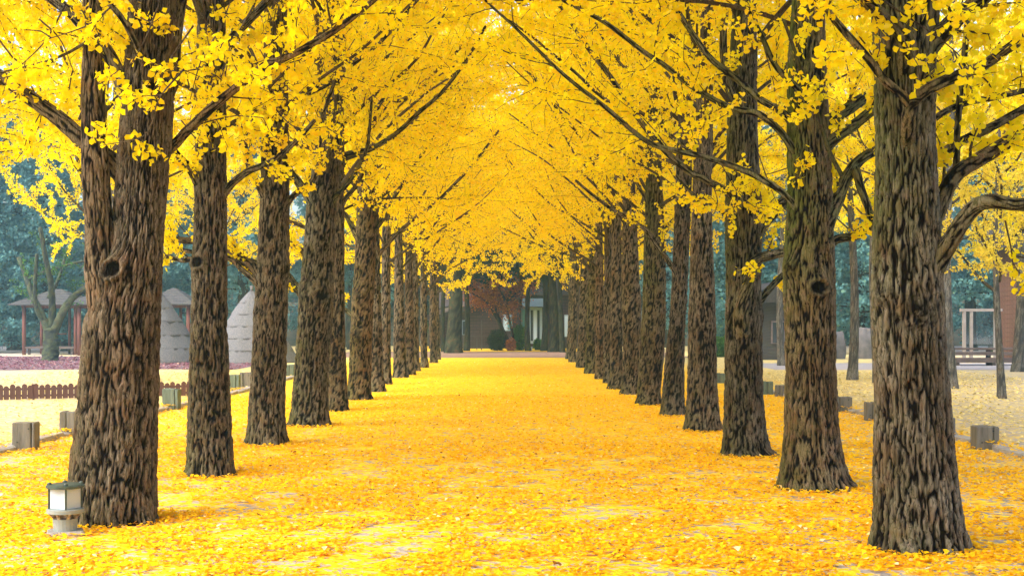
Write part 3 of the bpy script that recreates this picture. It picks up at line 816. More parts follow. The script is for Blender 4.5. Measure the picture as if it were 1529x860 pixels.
# ------------------------------------------------------------------ scenery trees
def shade_tail():
    # unseen trees carrying the two rows on, added to shade the near lane
    for sx, lab in ((-1, 'unseen ginkgo tree of the left row, added for shade nearer than the forked one'), (1, 'unseen ginkgo tree of the right row, added for shade nearer than the thickest one')):
        for k, Y in enumerate((6.4, 2.8, -0.8, -4.4, -8.0, -11.6)):
            v = VARIANTS[(k*2+1+(sx > 0)) % 5]
            root = empty('ginkgo_tree', (sx*3.05, Y, 0), lab, 'tree', 'unseen ginkgo trees of the rows, added for shade before the first ones in view')
            link('trunk', TAIL_TRUNK, root)
            for m in v[0]: link('limb', m, root, (0, 0, 0.9), k*1.1)
            tag(link('crown', v[1], root, (0, 0, 0.9), k*1.1), kind='stuff')
def bg_trunk(name, r0, h, seed, mat, lean=0.0, nseg=24, k=0.8, n=60):
    z = np.linspace(-0.1, h, n)
    th = np.arange(nseg)*2*PI/nseg; ct, st = np.cos(th)[None], np.sin(th)[None]
    hh = bark_h(ct*r0+seed, st*r0, z[:, None]+seed, k)
    rad = (r0*(1-0.75*z/h) + 0.3*r0*np.exp(-np.clip(z, 0, 9)/0.3))[:, None]*(1+0.05*perlin(ct*2, st*2, z[:, None]+seed)) + 0.012*(hh-0.7)
    X = ct*rad + (lean*z + 0.08*np.sin(z*0.7+seed))[:, None]; Y = st*rad
    co = np.stack([X, Y, np.repeat(z[:, None], nseg, 1)], -1).reshape(-1, 3)
    i = np.arange(n-1)[:, None]*nseg; j = np.arange(nseg)[None, :]; jn = (j+1) % nseg
    f = np.stack([i+j, i+jn, i+nseg+jn, i+nseg+j], -1).reshape(-1, 4)
    return mesh_np(name, co, f, 4, mat, None, {'ridge': hh.ravel(), 'moss': np.full(hh.size, 0.1)})

# ginkgos standing outside the kerbs
TAIL_TRUNK = bg_trunk('trunk', 0.28, 11, 7.7, M['bark'], nseg=80, k=1.0, n=260)
shade_tail()
def outer_ginkgo(px, base, w, label, var, rz, scale=1.0, cz=0.0, mat='bark_grey', h=9.5, sparse=False, group='ginkgo trees standing outside the kerbs', X=None, Y=None):
    Y = Y or depth_of(base); X = PX(px, Y) if X is None else X
    root = empty('ginkgo_tree', (X, Y, 0), label, 'tree', group)
    link('trunk', bg_trunk('trunk', w/2*Y/F, h, var+px*0.01, M[mat]), root)
    v = VARIANTS[var] if not sparse else SPARSE
    for m in v[0]:
        o = link('limb', m, root, (0, 0, cz), rz); o.scale = (scale,)*3
    o = tag(link('crown', v[1], root, (0, 0, cz), rz), kind='stuff'); o.scale = (scale,)*3
    return root
SPARSE = crown_variant(321, 2.3, 6.0, 14, 2.1, 8, 6, 3, 0.8)
SPARSE[1].materials[0] = M['pale_leaf']
outer_ginkgo(1272, 567, 15, 'slim straight grey ginkgo beyond the right kerb, left of the nearest right trunk', 0, 1.0, cz=0.3)
outer_ginkgo(1306, 572, 10, 'thinnest grey ginkgo trunk, just left of the nearest right trunk', 2, 2.0, cz=0.4)
outer_ginkgo(1417, 580, 19, 'pale grey ginkgo just right of the nearest right trunk', 1, 0.3, cz=0.8)
outer_ginkgo(1492, 595, 12, 'small ginkgo with thin pale yellow low foliage near the right edge', 0, 2.6, h=6.5, sparse=True)
outer_ginkgo(1521, 555, 16, 'grey ginkgo in front of the brown board cabin', 3, 4.0, cz=0.9)
outer_ginkgo(1167, 546, 11, 'grey ginkgo standing in front of the dark wooden house', 4, 5.0, cz=0.6)
for k, (X, Y, var, lab) in enumerate([(10.3, 18.5, 1, 'yellow ginkgo outside the frame to the right of the thickest one'), (12.5, 22, 2, 'yellow ginkgo outside the frame to the right of the lane'), (15.5, 31, 4, 'yellow ginkgo behind the heavy right limbs'),
        (-7.2, 11.6, 3, 'yellow ginkgo outside the frame to the left of the forked one'), (-8.0, 16, 1, 'yellow ginkgo at the left edge behind the forked trunk'), (-6.95, 23.2, 2, 'yellow ginkgo just behind the forked trunk, over the kerb'), (-13.5, 29, 3, 'yellow ginkgo over the picket fence at the left'),
        (-11.0, 38, 0, 'yellow ginkgo behind the picket fence near the straw stacks'), (13.5, 45, 1, 'yellow ginkgo over the grey side path at the right'), (17.5, 40, 0, 'yellow ginkgo far right above the cabin'),
        (-10.5, 47, 4, 'yellow ginkgo beside the right-hand straw stack')]):
    outer_ginkgo(0, 0, 22, lab, var, k*1.3, X=X, Y=Y, cz=-0.5 if X < 0 else -0.2, mat='bark_grey' if X > 0 else 'bark')

# evergreens and hazy forest
def leaf_cloud(pts, r, size, mat, name='crown', hz=0.3):
    n = len(pts); d = r.normal(size=(n, 3)); d[:, 2] -= hz
    patch = perlin(pts[:, 0]*0.8, pts[:, 1]*0.8, pts[:, 2]*0.8)*0.5
    return leaves_mesh(name, pts, d, r.uniform(size[0], size[1], n), mat, np.clip(r.normal(0.45, 0.2, n)+patch, 0, 1), int(r.integers(1e6)))
def conifer(seed, h=15, rad=2.6, z0=1.2, n=16000, mat='evergreen'):
    r = np.random.default_rng(seed); pts = []
    nb = 110
    tb = Tubes()
    for b in range(nb):
        t = (b/nb)**0.9; z = z0 + (h-z0)*t; L = rad*(1-t)**0.75*r.uniform(0.6, 1.15)+0.2
        az = b*2.4+r.normal()*0.3
        m = int(n/nb*(0.4+1.2*(1-t)))
        s = r.random(m)**0.7
        lat = r.normal(size=m)*0.22*(0.4+L*0.35)*(1-s*0.5)
        x = np.cos(az)*s*L - np.sin(az)*lat; y = np.sin(az)*s*L + np.cos(az)*lat
        zz = z + 0.15*s*L - 0.35*(s*L)**2/rad*0.6 + r.normal(size=m)*0.10 - np.abs(r.normal(size=m))*0.15
        pts.append(np.stack([x, y, zz], 1))
        if b % 2 == 0: tb.add(np.array([(0, 0, z), (math.cos(az)*L*0.5, math.sin(az)*L*0.5, z+0.03*L), (math.cos(az)*L*0.9, math.sin(az)*L*0.9, z-0.08*L)]), [0.05, 0.03, 0.01], 4)
    return tb.mesh('branches', M['bark_dark'], 0.2), leaf_cloud(np.vstack(pts), r, (0.12, 0.24), M[mat])
CON = [conifer(11), conifer(12, 13, 3.0, 0.7), conifer(13, 16, 2.4, 3.4), conifer(14, 14, 2.9, 1.0, mat='shaded_evergreen')]
def place_conifer(X, Y, v, label, group, sc=1.0, rz=0.0, r0=0.24):
    root = empty('evergreen_tree', (X, Y, 0), label, 'tree', group, rz)
    root.scale = (sc, sc, sc)
    link('trunk', TRK[v], root)
    tag(link('branches', CON[v][0], root), kind='stuff'); tag(link('crown', CON[v][1], root), kind='stuff')
    return root
TRK = [bg_trunk('trunk', 0.26, 14, 1.3, M['bark_dark']), bg_trunk('trunk', 0.22, 12, 2.3, M['bark_dark']), bg_trunk('trunk', 0.34, 15, 3.3, M['bark_dark']), bg_trunk('trunk', 0.3, 13, 4.3, M['bark_dark'])]
r_ = np.random.default_rng(55)
for side, x0, x1, lab, grp in ((-1, 9, 58, 'dark evergreen tree in the hazy wood behind the pavilions', 'evergreens in the left-hand wood'),
                               (1, 11, 58, 'dark evergreen tree in the hazy wood behind the right-hand cabins', 'evergreens in the right-hand wood')):
    for rowY, n in ((72, 13), (80, 12), (92, 11)):
        for k in range(n):
            X = side*(x0 + (x1-x0)*(k+0.5*r_.random())/n)
            if side < 0 and rowY == 72 and abs(X) < 12: continue
            place_conifer(X, rowY + r_.uniform(-2.5, 2.5) + (3 if side < 0 else 0), int(r_.integers(3)), lab, grp, r_.uniform(0.85, 1.2), r_.uniform(0, 6))
for k in range(9):
    place_conifer(-13+26*k/8+r_.uniform(-1, 1), 104+r_.uniform(-3, 3), 3, 'dark evergreen tree rising behind the brick house', 'evergreens behind the brick house', 1.2, k)

# dark trunks at the lane's end: tall trees with a high evergreen crown
def high_crown(seed):
    r = np.random.default_rng(seed); pts = []
    tb = Tubes()
    for b in range(40):
        az = b*2.4; z = 4.2+b*0.22; L = 2.6*r.uniform(0.6, 1.1)
        q = r.normal(size=(200, 3))*np.array([0.55, 0.55, 0.35])
        c = np.array([math.cos(az)*L*0.7, math.sin(az)*L*0.7, z+0.4])
        pts.append(q + c)
        tb.add(np.array([(0, 0, z), c*np.array([0.6, 0.6, 1]), c]), [0.06, 0.04, 0.02], 5)
    return tb.mesh('branches', M['bark_dark'], 0.2), leaf_cloud(np.vstack(pts), r, (0.10, 0.2), M['shaded_evergreen'])
HC = high_crown(5)
for px, base, w, lab in [(679, 527, 23, 'thick dark green trunk at the left end of the lane'), (663, 525, 7, 'thin dark trunk left of the thick one at the lane end'),
        (696, 524, 8, 'slender dark trunk just right of the thick one at the lane end'), (789, 524, 8, 'slender dark trunk in front of the glass door'),
        (813, 524, 9, 'dark trunk just right of the glass door'),
        (825, 525.5, 15, 'dark green trunk right of the glass door, broadest of that clump'), (838, 526, 8, 'slim dark trunk nearest the right row')]:
    Y = depth_of(base)
    root = empty('evergreen_tree', (PX(px, Y), Y, 0), lab, 'tree', 'dark trees at the end of the lane')
    link('trunk', bg_trunk('trunk', w/2*Y/F*1.05, 13, px*0.1, M['bark_dark']), root)
    tag(link('branches', HC[0], root, rz=px), kind='stuff'); tag(link('crown', HC[1], root, rz=px), kind='stuff')

# many-stemmed pale tree at the left
Y0 = 58.5
root = empty('multi_stem_tree', (PX(75, Y0), Y0, 0), 'bare many-stemmed greenish tree in front of the pavilion at the far left', 'tree')
def px_tube(tb, pts, w0, w1, Yd, x0, nseg=12, n=30, bark=True):
    P = np.array([(PX(a, Yd)-x0, 0, PZ(b, Yd)) for a, b in pts]) if len(pts[0]) == 2 else np.array([(PX(a, Yd+c)-x0, c, PZ(b, Yd+c)) for a, b, c in pts])
    C = catmull(P, n); tb.add(C, np.linspace(w0, w1, n)/2*Yd/F, nseg, bark); return C
x0 = PX(75, Y0); cl = []
rr_ = np.random.default_rng(9)
tb = Tubes(); px_tube(tb, [(75, 541, 0), (76, 515, 0), (75, 492, 0)], 26, 20, Y0, x0, 16)
link('trunk', tb.mesh('trunk', M['bark_pale_green'], 0.2), root)
for pts, w0, w1 in [([(75, 500, 0), (62, 470, 0), (48, 440, .2), (40, 415, .4), (28, 385, .6)], 12, 7), ([(76, 498, 0), (78, 460, 0), (76, 425, -.4), (68, 385, -.7), (60, 340, -1)], 12, 6),
                    ([(77, 505, 0), (92, 470, 0), (108, 445, .3), (128, 430, .5), (150, 412, .8)], 14, 8), ([(70, 480, 0), (56, 465, -.3), (52, 430, -.6), (55, 380, -.8)], 8, 5),
                    ([(72, 445, 0), (88, 415, .4), (100, 370, .8)], 6, 4), ([(40, 418, .4), (70, 405, 0), (110, 393, 0), (150, 385, 0)], 5, 3)]:
    tb = Tubes(); C = px_tube(tb, pts, w0, w1, Y0, x0, 9)
    foliate(tb, C[::3], 0.03, 3.5, rr_, cl, 0.4, 7, 3, 0.35, dens=0.25)
    link('stem', tb.mesh('stem', M['bark_pale_green'], 0.2), root)
tag(link('foliage', leaves_from(cl, 3, rr_, (0.06, 0.12), mat=M['green_leaf']), root), kind='stuff')

# ------------------------------------------------------------------ timber posts and kerbs
M['timber'] = simple('timber', (0.16, 0.155, 0.135), 0.35, 22, 0.9, (1, 1, 0.12), 0.6)
M['timber_green'] = simple('timber_green', (0.12, 0.16, 0.13), 0.3, 22, 0.9, (1, 1, 0.12), 0.6)
M['kerb_stone'] = simple('kerb_stone', (0.38, 0.37, 0.36), 0.2, 10, 0.85, bmp=0.5)
def timber_post(px, base, wpx, hpx, lab, mat='timber', split=0.0, rz=0.0, seed=0):
    Y = depth_of(base); s = Y/F
    W, H = wpx*s, hpx*s
    root = empty('timber_post', (PX(px, Y), Y+W*0.4, 0), lab, 'post', 'squared timber posts along the kerbs', rz)
    r = random.Random(seed+int(px))
    cuts = [-W/2, -W/2+W*(split if split else 0.52), W/2]
    for k in range(2):
        a, b = cuts[k]+(0.004 if k else 0), cuts[k+1]-(0.004 if not k else 0)
        mb = MB().box(a, b, -W*0.4+r.uniform(-.008, .008), W*0.4+r.uniform(-.008, .008), -0.1, H+r.uniform(-.012, .012), 0.012)
        # weathered top: nudge upper vertices
        mb.v = [(x+r.uniform(-.004, .004), y+r.uniform(-.004, .004), z+(r.uniform(-.006, .006) if z > 0.1 else 0)) for x, y, z in mb.v]
        link('timber', mb.mesh('timber', M[mat]), root)
    for q in range(2):
        link('bolt', MB().lathe([(0.011, 0), (0.011, 0.006)], 8).mesh('bolt', M['dark_metal']), root, ((-0.25+0.5*q)*W, -W*0.4-0.004, H*(0.3+0.5*q))).rotation_euler = (PI/2, 0, 0)
M['dark_metal'] = simple('dark_metal', (0.03, 0.035, 0.035), 0.3, 20, 0.5, bmp=0.1, spec=0.5)
for a in [(34, 672, 33, 40, 'weathered grey timber post at the far left, nearest on its side', 'timber', 0.85, 0.03), (103, 650, 31, 35, 'timber post with an open slot beside the forked ginkgo', 'timber', 0.33, 0.1),
          (254, 612, 24, 31, 'green-stained timber post between the two nearest left trunks', 'timber_green', 0.8, 0.0), (349, 585, 16, 25, 'pale timber post right of the scarred trunk', 'timber_green', 0.7, 0.0),
          (366, 579, 18, 23, 'dark timber post close behind the pale one', 'timber', 0.3, 0.1), (432, 561, 13, 17, 'small timber post right of the third left trunk', 'timber_green', 0.5, 0.0),
          (1475, 671, 34, 35, 'timber post with a long crack near the right edge', 'timber', 0.76, -0.03), (1418, 655, 20, 31, 'brown timber post half hidden by the nearest right trunk', 'timber', 0.6, -0.25),
          (1305, 628, 22, 28, 'grey timber post at the left side of the nearest right trunk', 'timber', 0.4, 0.0), (1261, 615, 24, 23, 'grey timber post right of the mossy knotted trunk', 'timber', 0.2, 0.0),
          (1166, 592, 14, 17, 'small timber post at the left side of the mossy knotted trunk', 'timber', 0.5, 0.0), (1147, 589, 15, 20, 'greenish timber post right of the third right trunk', 'timber_green', 0.5, 0.0),
          (1076, 572, 14, 15, 'greenish timber post left of the third right trunk', 'timber_green', 0.5, 0.0)]:
    timber_post(*a)
def kerb(side, lab):
    root = empty('kerb', (side*6.28, 16, 0), lab, 'kerb')
    r = random.Random(5+side)
    meshes = []
    for v in range(4):
        mb = MB().box(-0.09, 0.09, 0.0, 0.96, -0.1, 0.10, 0.018)
        mb.v = [(x+r.uniform(-.012, .012), y+r.uniform(-.01, .01), z+(r.uniform(-.01, .01) if z > 0 else 0)) for x, y, z in mb.v]
        meshes.append(mb.mesh('kerb_stone', M['kerb_stone']))
    for k in range(30):
        Y = -6+k
        link('kerb_stone', meshes[k % 4], root, (0.06*math.sin(Y*0.3)*side+r.uniform(-.02, .02), Y, -0.03+r.uniform(-.02, .015)), r.uniform(-.03, .03))
    return root
kerb(-1, 'low pale stone kerb along the left side, edging the leaf carpet')
kerb(1, 'low pale stone kerb along the right side, edging the leaf carpet')

# ------------------------------------------------------------------ lantern
M['lamp_cream'] = simple('lamp_cream', (0.22, 0.26, 0.26), 0.12, 14, 0.5, bmp=0.15, spec=0.4)
M['lamp_green'] = simple('lamp_green', (0.035, 0.06, 0.05), 0.4, 25, 0.45, bmp=0.15, spec=0.5)
M['rusty'] = simple('rusty', (0.30, 0.12, 0.04), 0.6, 30, 0.8, col2=(0.6, 0.58, 0.5))
def glass_mat():
    m, nt, out = new_mat('frosted_pane')
    d = N(nt, "ShaderNodeBsdfDiffuse"); d.inputs[0].default_value = (0.66, 0.78, 0.88, 1)
    t = N(nt, "ShaderNodeBsdfTranslucent"); t.inputs[0].default_value = (0.66, 0.78, 0.88, 1)
    g = N(nt, "ShaderNodeBsdfGlossy"); g.inputs['Roughness'].default_value = 0.15
    a = N(nt, "ShaderNodeMixShader"); a.inputs[0].default_value = 0.4
    b = N(nt, "ShaderNodeMixShader"); b.inputs[0].default_value = 0.06
    nt.links.new(d.outputs[0], a.inputs[1]); nt.links.new(t.outputs[0], a.inputs[2])
    nt.links.new(a.outputs[0], b.inputs[1]); nt.links.new(g.outputs[0], b.inputs[2]); nt.links.new(b.outputs[0], out.inputs[0])
    return m
M['frosted'] = glass_mat()
Yl = depth_of(801); sl = Yl/F
root = empty('garden_lantern', (PX(91, Yl), Yl+0.1, 0), 'small white and dark green ground lantern at the foot of the forked ginkgo', 'lantern', None, 0.35)
W = 0.255
link('base', MB().box(-.14, .14, -.12, .12, -.05, .035, .02).mesh('base', simple('concrete', (0.27, 0.26, 0.25), 0.3, 12)), root)
link('pedestal', MB().lathe([(.088, .035), (.09, .10), (.092, .125)], 20).mesh('pedestal', M['lamp_cream'], False), root)
mb = MB()
for k in range(8):
    a = k*PI/4+0.2
    mb.add([(math.cos(a)*.085-.012*math.sin(a), math.sin(a)*.085+.012*math.cos(a), .122), (math.cos(a)*.085+.012*math.sin(a), math.sin(a)*.085-.012*math.cos(a), .122),
            (math.cos(a)*.125+.006*math.sin(a), math.sin(a)*.125-.006*math.cos(a), .166), (math.cos(a)*.125-.006*math.sin(a), math.sin(a)*.125+.006*math.cos(a), .166),
            (math.cos(a)*.06, math.sin(a)*.06, .122), (math.cos(a)*.06, math.sin(a)*.06, .166)], [(0,1,2,3), (0,3,5,4), (1,4,5,2), (0,4,1), (2,5,3)])
link('bracket_ring', mb.mesh('bracket_ring', M['rusty']), root)
link('collar', MB().lathe([(.055, .118), (.06, .165)], 16).mesh('collar', M['rusty']), root)
link('tray', MB().lathe([(.125, .165), (.138, .17), (.138, .198), (.12, .202)], 28).mesh('tray', M['lamp_cream']), root)
for k in range(4):
    a = k*PI/2
    ca, sa = math.cos(a), math.sin(a)
    link('corner_post', MB().box(-.007, .007, -.007, .007, .202, .362).mesh('corner_post', M['lamp_green']), root, (ca*.118-sa*0, sa*.118, 0), a)
    p = MB().box(-.0015, .0015, -.077, .077, .204, .358)
    am = a+PI/4
    link('pane', p.mesh('pane', M['frosted']), root, (math.cos(am)*.080, math.sin(am)*.080, 0), am)
link('cap', MB().lathe([(.135, .358), (.142, .362), (.142, .378), (.125, .386), (.03, .390)], 28).mesh('cap', M['lamp_green']), root)
for k in range(4):
    a = k*PI/2
    link('finial', MB().lathe([(.016, .384), (.018, .392), (.010, .402)], 10).mesh('finial', M['lamp_green']), root, (math.cos(a)*.115, math.sin(a)*.115, 0))

# ------------------------------------------------------------------ picket fence (left)
M['picket'] = simple('picket', (0.10, 0.045, 0.04), 0.25, 15, 0.75, (1, 1, 0.2), col2=(0.14, 0.07, 0.06))
Yf0, Yf1 = depth_of(598.5), depth_of(592)
Xf0, Xf1 = PX(-40, Yf0), PX(289, Yf1)
Lf = math.hypot(Xf1-Xf0, Yf1-Yf0); af = math.atan2(Yf1-Yf0, Xf1-Xf0)
root = empty('picket_fence', (Xf0, Yf0, 0), 'low brown picket fence with scalloped tops across the left lawn', 'fence', None, af)
pk = []
for hgt in (0.34, 0.31):
    w = 0.052
    pts = [(-w, 0.02), (w, 0.02), (w, hgt-0.04), (w*0.6, hgt-0.012), (0, hgt), (-w*0.6, hgt-0.012), (-w, hgt-0.04)]
    pk.append(MB().prism(pts, -0.010, 0.010).mesh('picket', M['picket']))
n = int(Lf/0.118)
for k in range(n):
    o = link('picket', pk[k % 2], root, (0.06+k*0.118, -0.012 + (0.003 if k % 3 else 0), random.uniform(-.008, .008))); o.rotation_euler = (0, random.uniform(-.02, .02), 0)
for z in (0.09, 0.23):
    link('rail', MB().box(0, Lf, 0.0, 0.03, z-0.022, z+0.022).mesh('rail', M['picket']), root)
for k in range(5):
    link('fence_post', MB().box(-.03, .03, .03, .09, -.05, .33, .006).mesh('fence_post', M['picket']), root, (0.1+k*(Lf-0.2)/4, 0, 0))

# ------------------------------------------------------------------ straw stacks
M['thatch'] = simple('thatch', (0.115, 0.12, 0.13), 0.22, 30, 0.95, (1, 1, 0.12), 0.9, col2=(0.18, 0.18, 0.185))
def straw_stack(px, base, wpx, hpx, lab, seed):
    Y = depth_of(base); s = Y/F; R = wpx/2*s; H = hpx*s
    root = empty('straw_stack', (PX(px, Y), Y+R, 0), lab, 'straw stack', 'conical straw stacks on the left lawn')
    n = 72; tiers = 6
    for t in range(tiers):
        z0 = H*t/tiers; z1 = H*(t+1)/tiers
        co = []; rows = 8
        for j in range(rows+1):
            u = j/rows; z = z0 + (z1-z0)*u*1.06
            tt = min(z/H, 1.0)
            rad = R*(1-tt)**0.72*(1-0.12*tt) + 0.03
            rad += 0.014*(1-u)**2                      # each tier hangs over the one below
            th = np.arange(n)*2*PI/n
            q = rad*(1+0.05*perlin(np.cos(th)*1.5+seed, np.sin(th)*1.5, z*1.2)) + 0.05*perlin(np.cos(th)*14+seed, np.sin(th)*14, z*1.5+t*3)
            zj = z - (0.22*np.abs(perlin(np.cos(th)*6, np.sin(th)*6+seed, t*3.1)) if j == 0 else 0)
            co.append(np.stack([np.cos(th)*q, np.sin(th)*q, np.broadcast_to(zj, n)], 1))
        th = np.arange(n)*2*PI/n
        inner = np.stack([co[0][:, 0]*0.85, co[0][:, 1]*0.85, co[0][:, 2]+0.02], 1)
        co = [inner] + co
        co = np.vstack(co)
        i = np.arange(rows+1)[:, None]*n; j = np.arange(n)[None, :]; jn = (j+1) % n
        f = np.stack([i+j, i+jn, i+n+jn, i+n+j], -1).reshape(-1, 4)
        link('thatch_layer', mesh_np('thatch_layer', co, f, 4, M['thatch']), root)
    link('straw_tuft', MB().lathe([(.07, H*0.97), (.05, H*1.02), (.09, H*1.07), (.02, H*1.08)], 12).mesh('straw_tuft', M['thatch'], True), root)
straw_stack(200, 543, 172, 124, 'grey conical straw stack seen just right of the forked ginkgo', 1)
straw_stack(362, 543, 146, 110, 'grey conical straw stack between the second and third left trunks', 2)

# ------------------------------------------------------------------ pavilions (left)
M['red_wood'] = simple('red_wood', (0.15, 0.05, 0.035), 0.25, 9, 0.7, (1, 1, 0.2))
M['shingle'] = simple('shingle', (0.045, 0.05, 0.055), 0.35, 14, 0.9, bmp=0.6, col2=(0.10, 0.09, 0.085))
M['deck_wood'] = simple('deck_wood', (0.12, 0.09, 0.08), 0.3, 9, 0.8, (0.3, 1, 1))
def pavilion(px, base, wpx, lab):
    Y = depth_of(base); s = Y/F; W = wpx*s
    root = empty('pavilion', (PX(px, Y), Y+W/2, 0), lab, 'pavilion', 'open red-posted pavilions at the wood edge')
    H = 2.55
    for sx in (-1, 1):
        for sy in (-1, 1):
            link('post', MB().lathe([(.10, 0), (.10, H)], 12).mesh('post', M['red_wood'], True), root, (sx*W*0.42, sy*W*0.42, 0))
    link('post', MB().lathe([(.08, 0), (.08, H)], 12).mesh('post', M['red_wood'], True), root, (0.05*W, W*0.42, 0))
    for sy in (-1, 1):
        link('beam', MB().box(-W*.46, W*.46, sy*W*.42-.05, sy*W*.42+.05, H-.10, H+.05).mesh('beam', M['red_wood']), root)
    for sx in (-1, 1):
        link('beam', MB().box(sx*W*.42-.04, sx*W*.42+.04, -W*.46, W*.46, H-.08, H+.03).mesh('beam', M['red_wood']), root)
    mb = MB()
    nst = 6
    for k in range(nst):                    # stepped shingle courses
        t0, t1 = k/nst, (k+1)/nst
        e0, e1 = W*0.62*(1-t0*0.93), W*0.62*(1-t1*0.93)
        zz0, zz1 = H+.03+0.85*t0, H+.03+0.85*t1-0.02
        mb.add([(-e0,-e0,zz0),(e0,-e0,zz0),(e0,e0,zz0),(-e0,e0,zz0),(-e0,-e0,zz0+.05),(e0,-e0,zz0+.05),(e0,e0,zz0+.05),(-e0,e0,zz0+.05),(-e1,-e1,zz1+.05),(e1,-e1,zz1+.05),(e1,e1,zz1+.05),(-e1,e1,zz1+.05)],
               [(0,3,2,1),(0,1,5,4),(1,2,6,5),(2,3,7,6),(3,0,4,7),(4,5,9,8),(5,6,10,9),(6,7,11,10),(7,4,8,11),(8,9,10,11)])
    link('roof', mb.mesh('roof', M['shingle']), root)
    link('deck', MB().box(-W*.44, W*.44, -W*.44, W*.44, .32, .42).mesh('deck', M['deck_wood']), root)
    for x in (-.35, 0, .35):
        link('deck_leg', MB().box(x*W-.06, x*W+.06, -W*.40, -W*.40+.12, 0, .32).mesh('deck_leg', M['deck_wood']), root)
    link('rail', MB().box(-W*.42, 0, W*.40, W*.43, 1.05, 1.11).mesh('rail', M['red_wood']), root)
pavilion(72, 530, 92, 'open pavilion with red posts behind the many-stemmed tree')
pavilion(150, 531, 80, 'open red-posted pavilion mostly hidden by the forked ginkgo')
pavilion(252, 531, 66, 'open red-posted pavilion behind the left straw stack')

# ------------------------------------------------------------------ brick house at the end of the lane
def brick_mat():
    m, nt, out = new_mat('brick')
    tc = N(nt, "ShaderNodeTexCoord").outputs['Object']
    s = N(nt, "ShaderNodeSeparateXYZ"); nt.links.new(tc, s.inputs[0])
    c = N(nt, "ShaderNodeCombineXYZ"); nt.links.new(s.outputs[0], c.inputs[0]); nt.links.new(s.outputs[2], c.inputs[1])
    b = N(nt, "ShaderNodeTexBrick"); nt.links.new(c.outputs[0], b.inputs[0])
    b.inputs['Color1'].default_value = (0.05, 0.03, 0.03, 1); b.inputs['Color2'].default_value = (0.038, 0.022, 0.022, 1)
    b.inputs['Mortar'].default_value = (0.02, 0.017, 0.017, 1)
    b.inputs['Scale'].default_value = 1.0; b.inputs['Brick Width'].default_value = 0.42; b.inputs['Row Height'].default_value = 0.2
    b.inputs['Mortar Size'].default_value = 0.02
    principled(nt, out, b.outputs[0], 0.9, bump(nt, b.outputs[1], 0.4, 0.02), 0, 0.2)
    return m
M['brick'] = brick_mat()
M['dark_roof'] = simple('dark_roof', (0.035, 0.033, 0.035), 0.3, 10, 0.8)
M['grey_roof'] = simple('grey_roof', (0.17, 0.14, 0.15), 0.25, 6, 0.8)
M['white_paint'] = simple('white_paint', (0.24, 0.34, 0.44), 0.06, 4, 0.5)
M['blue_paint'] = simple('blue_paint', (0.12, 0.19, 0.27), 0.15, 4, 0.5)
def pane_mat(name, col, rough=0.08):
    m, nt, out = new_mat(name); principled(nt, out, col, rough, None, 0, 0.8); return m
M['pane'] = pane_mat('window_pane', (0.10, 0.28, 0.34))
M['pane_dark'] = pane_mat('window_pane_dark', (0.02, 0.03, 0.04))
M['pane_light'] = pane_mat('window_pane_light', (0.42, 0.58, 0.72), 0.25)
Yh = 88.0
def hx(px): return PX(px, Yh)
def hz(py): return PZ(py, Yh)
root = empty('brick_house', (0, Yh, 0), 'brown brick house with dark gabled roof and glass door at the lane end', 'house')
# gable wall
link('wall', MB().prism([(hx(640), 0), (hx(775), 0), (hx(775), hz(428)), (hx(760), hz(428)), (hx(690), hz(462)), (hx(640), hz(470))], 0, 6).mesh('wall', M['brick']), root)
# main block to the right
link('wall', MB().box(hx(775)+.003, hx(905), 0.6, 7, 0, hz(436)).mesh('wall', M['brick']), root)
r0_ = link('roof', MB().prism([(hx(636), hz(478)), (hx(690), hz(466)), (hx(762), hz(430)), (hx(762), hz(424)), (hx(688), hz(459)), (hx(634), hz(471))], -0.5, 6.3).mesh('roof', M['dark_roof']), root)
link('fascia', MB().prism([(hx(655), hz(470)), (hx(700), hz(455)), (hx(700), hz(451)), (hx(655), hz(463))], -0.58, -0.51).mesh('fascia', M['grey_roof']), root)
link('upper_roof', MB().prism([(hx(640), hz(462)), (hx(690), hz(452)), (hx(735), hz(434)), (hx(700), hz(420)), (hx(640), hz(436))], 2.0, 6.6).mesh('upper_roof', M['grey_roof']), root)
link('roof', MB().prism([(hx(770), hz(440)), (hx(912), hz(440)), (hx(905), hz(405)), (hx(780), hz(400))], 0.1, 7.4).mesh('roof', M['dark_roof']), root)
link('canopy', MB().box(hx(780), hx(812), -0.9, 0.58, hz(458), hz(446)).mesh('canopy', M['blue_paint']), root)
# glass door
dr = link('door', MB().box(hx(790), hx(810), 0.48, 0.56, hz(513), hz(459)).mesh('door', M['white_paint']), root)
for a, b in ((792.5, 796), (802.5, 806)):
    link('pane', MB().box(hx(a), hx(b), 0.46, 0.475, hz(509), hz(463)).mesh('pane', M['pane_dark']), dr)
link('pane', MB().box(hx(797.5), hx(801.5), 0.46, 0.475, hz(509), hz(463)).mesh('pane', M['pane_light']), dr)
w = link('window', MB().box(hx(778), hx(788), 0.48, 0.56, hz(500), hz(460)).mesh('window', M['blue_paint']), root)
link('pane', MB().box(hx(780), hx(786), 0.46, 0.475, hz(498), hz(463)).mesh('pane', M['pane']), w)
w = link('window', MB().box(hx(751), hx(765), -0.08, -0.004, hz(494), hz(470)).mesh('window', M['white_paint']), root)
link('pane', MB().box(hx(753), hx(757.5), -0.10, -0.085, hz(492.5), hz(472)).mesh('pane', M['pane_light']), w)
link('pane', MB().box(hx(758.5), hx(764), -0.10, -0.085, hz(492.5), hz(472)).mesh('pane', M['pane']), w)
w = link('window', MB().box(hx(843), hx(850), 0.48, 0.56, hz(503), hz(470)).mesh('window', M['white_paint']), root)
link('pane', MB().box(hx(844), hx(849), 0.46, 0.475, hz(502), hz(472)).mesh('pane', M['pane_light']), w)
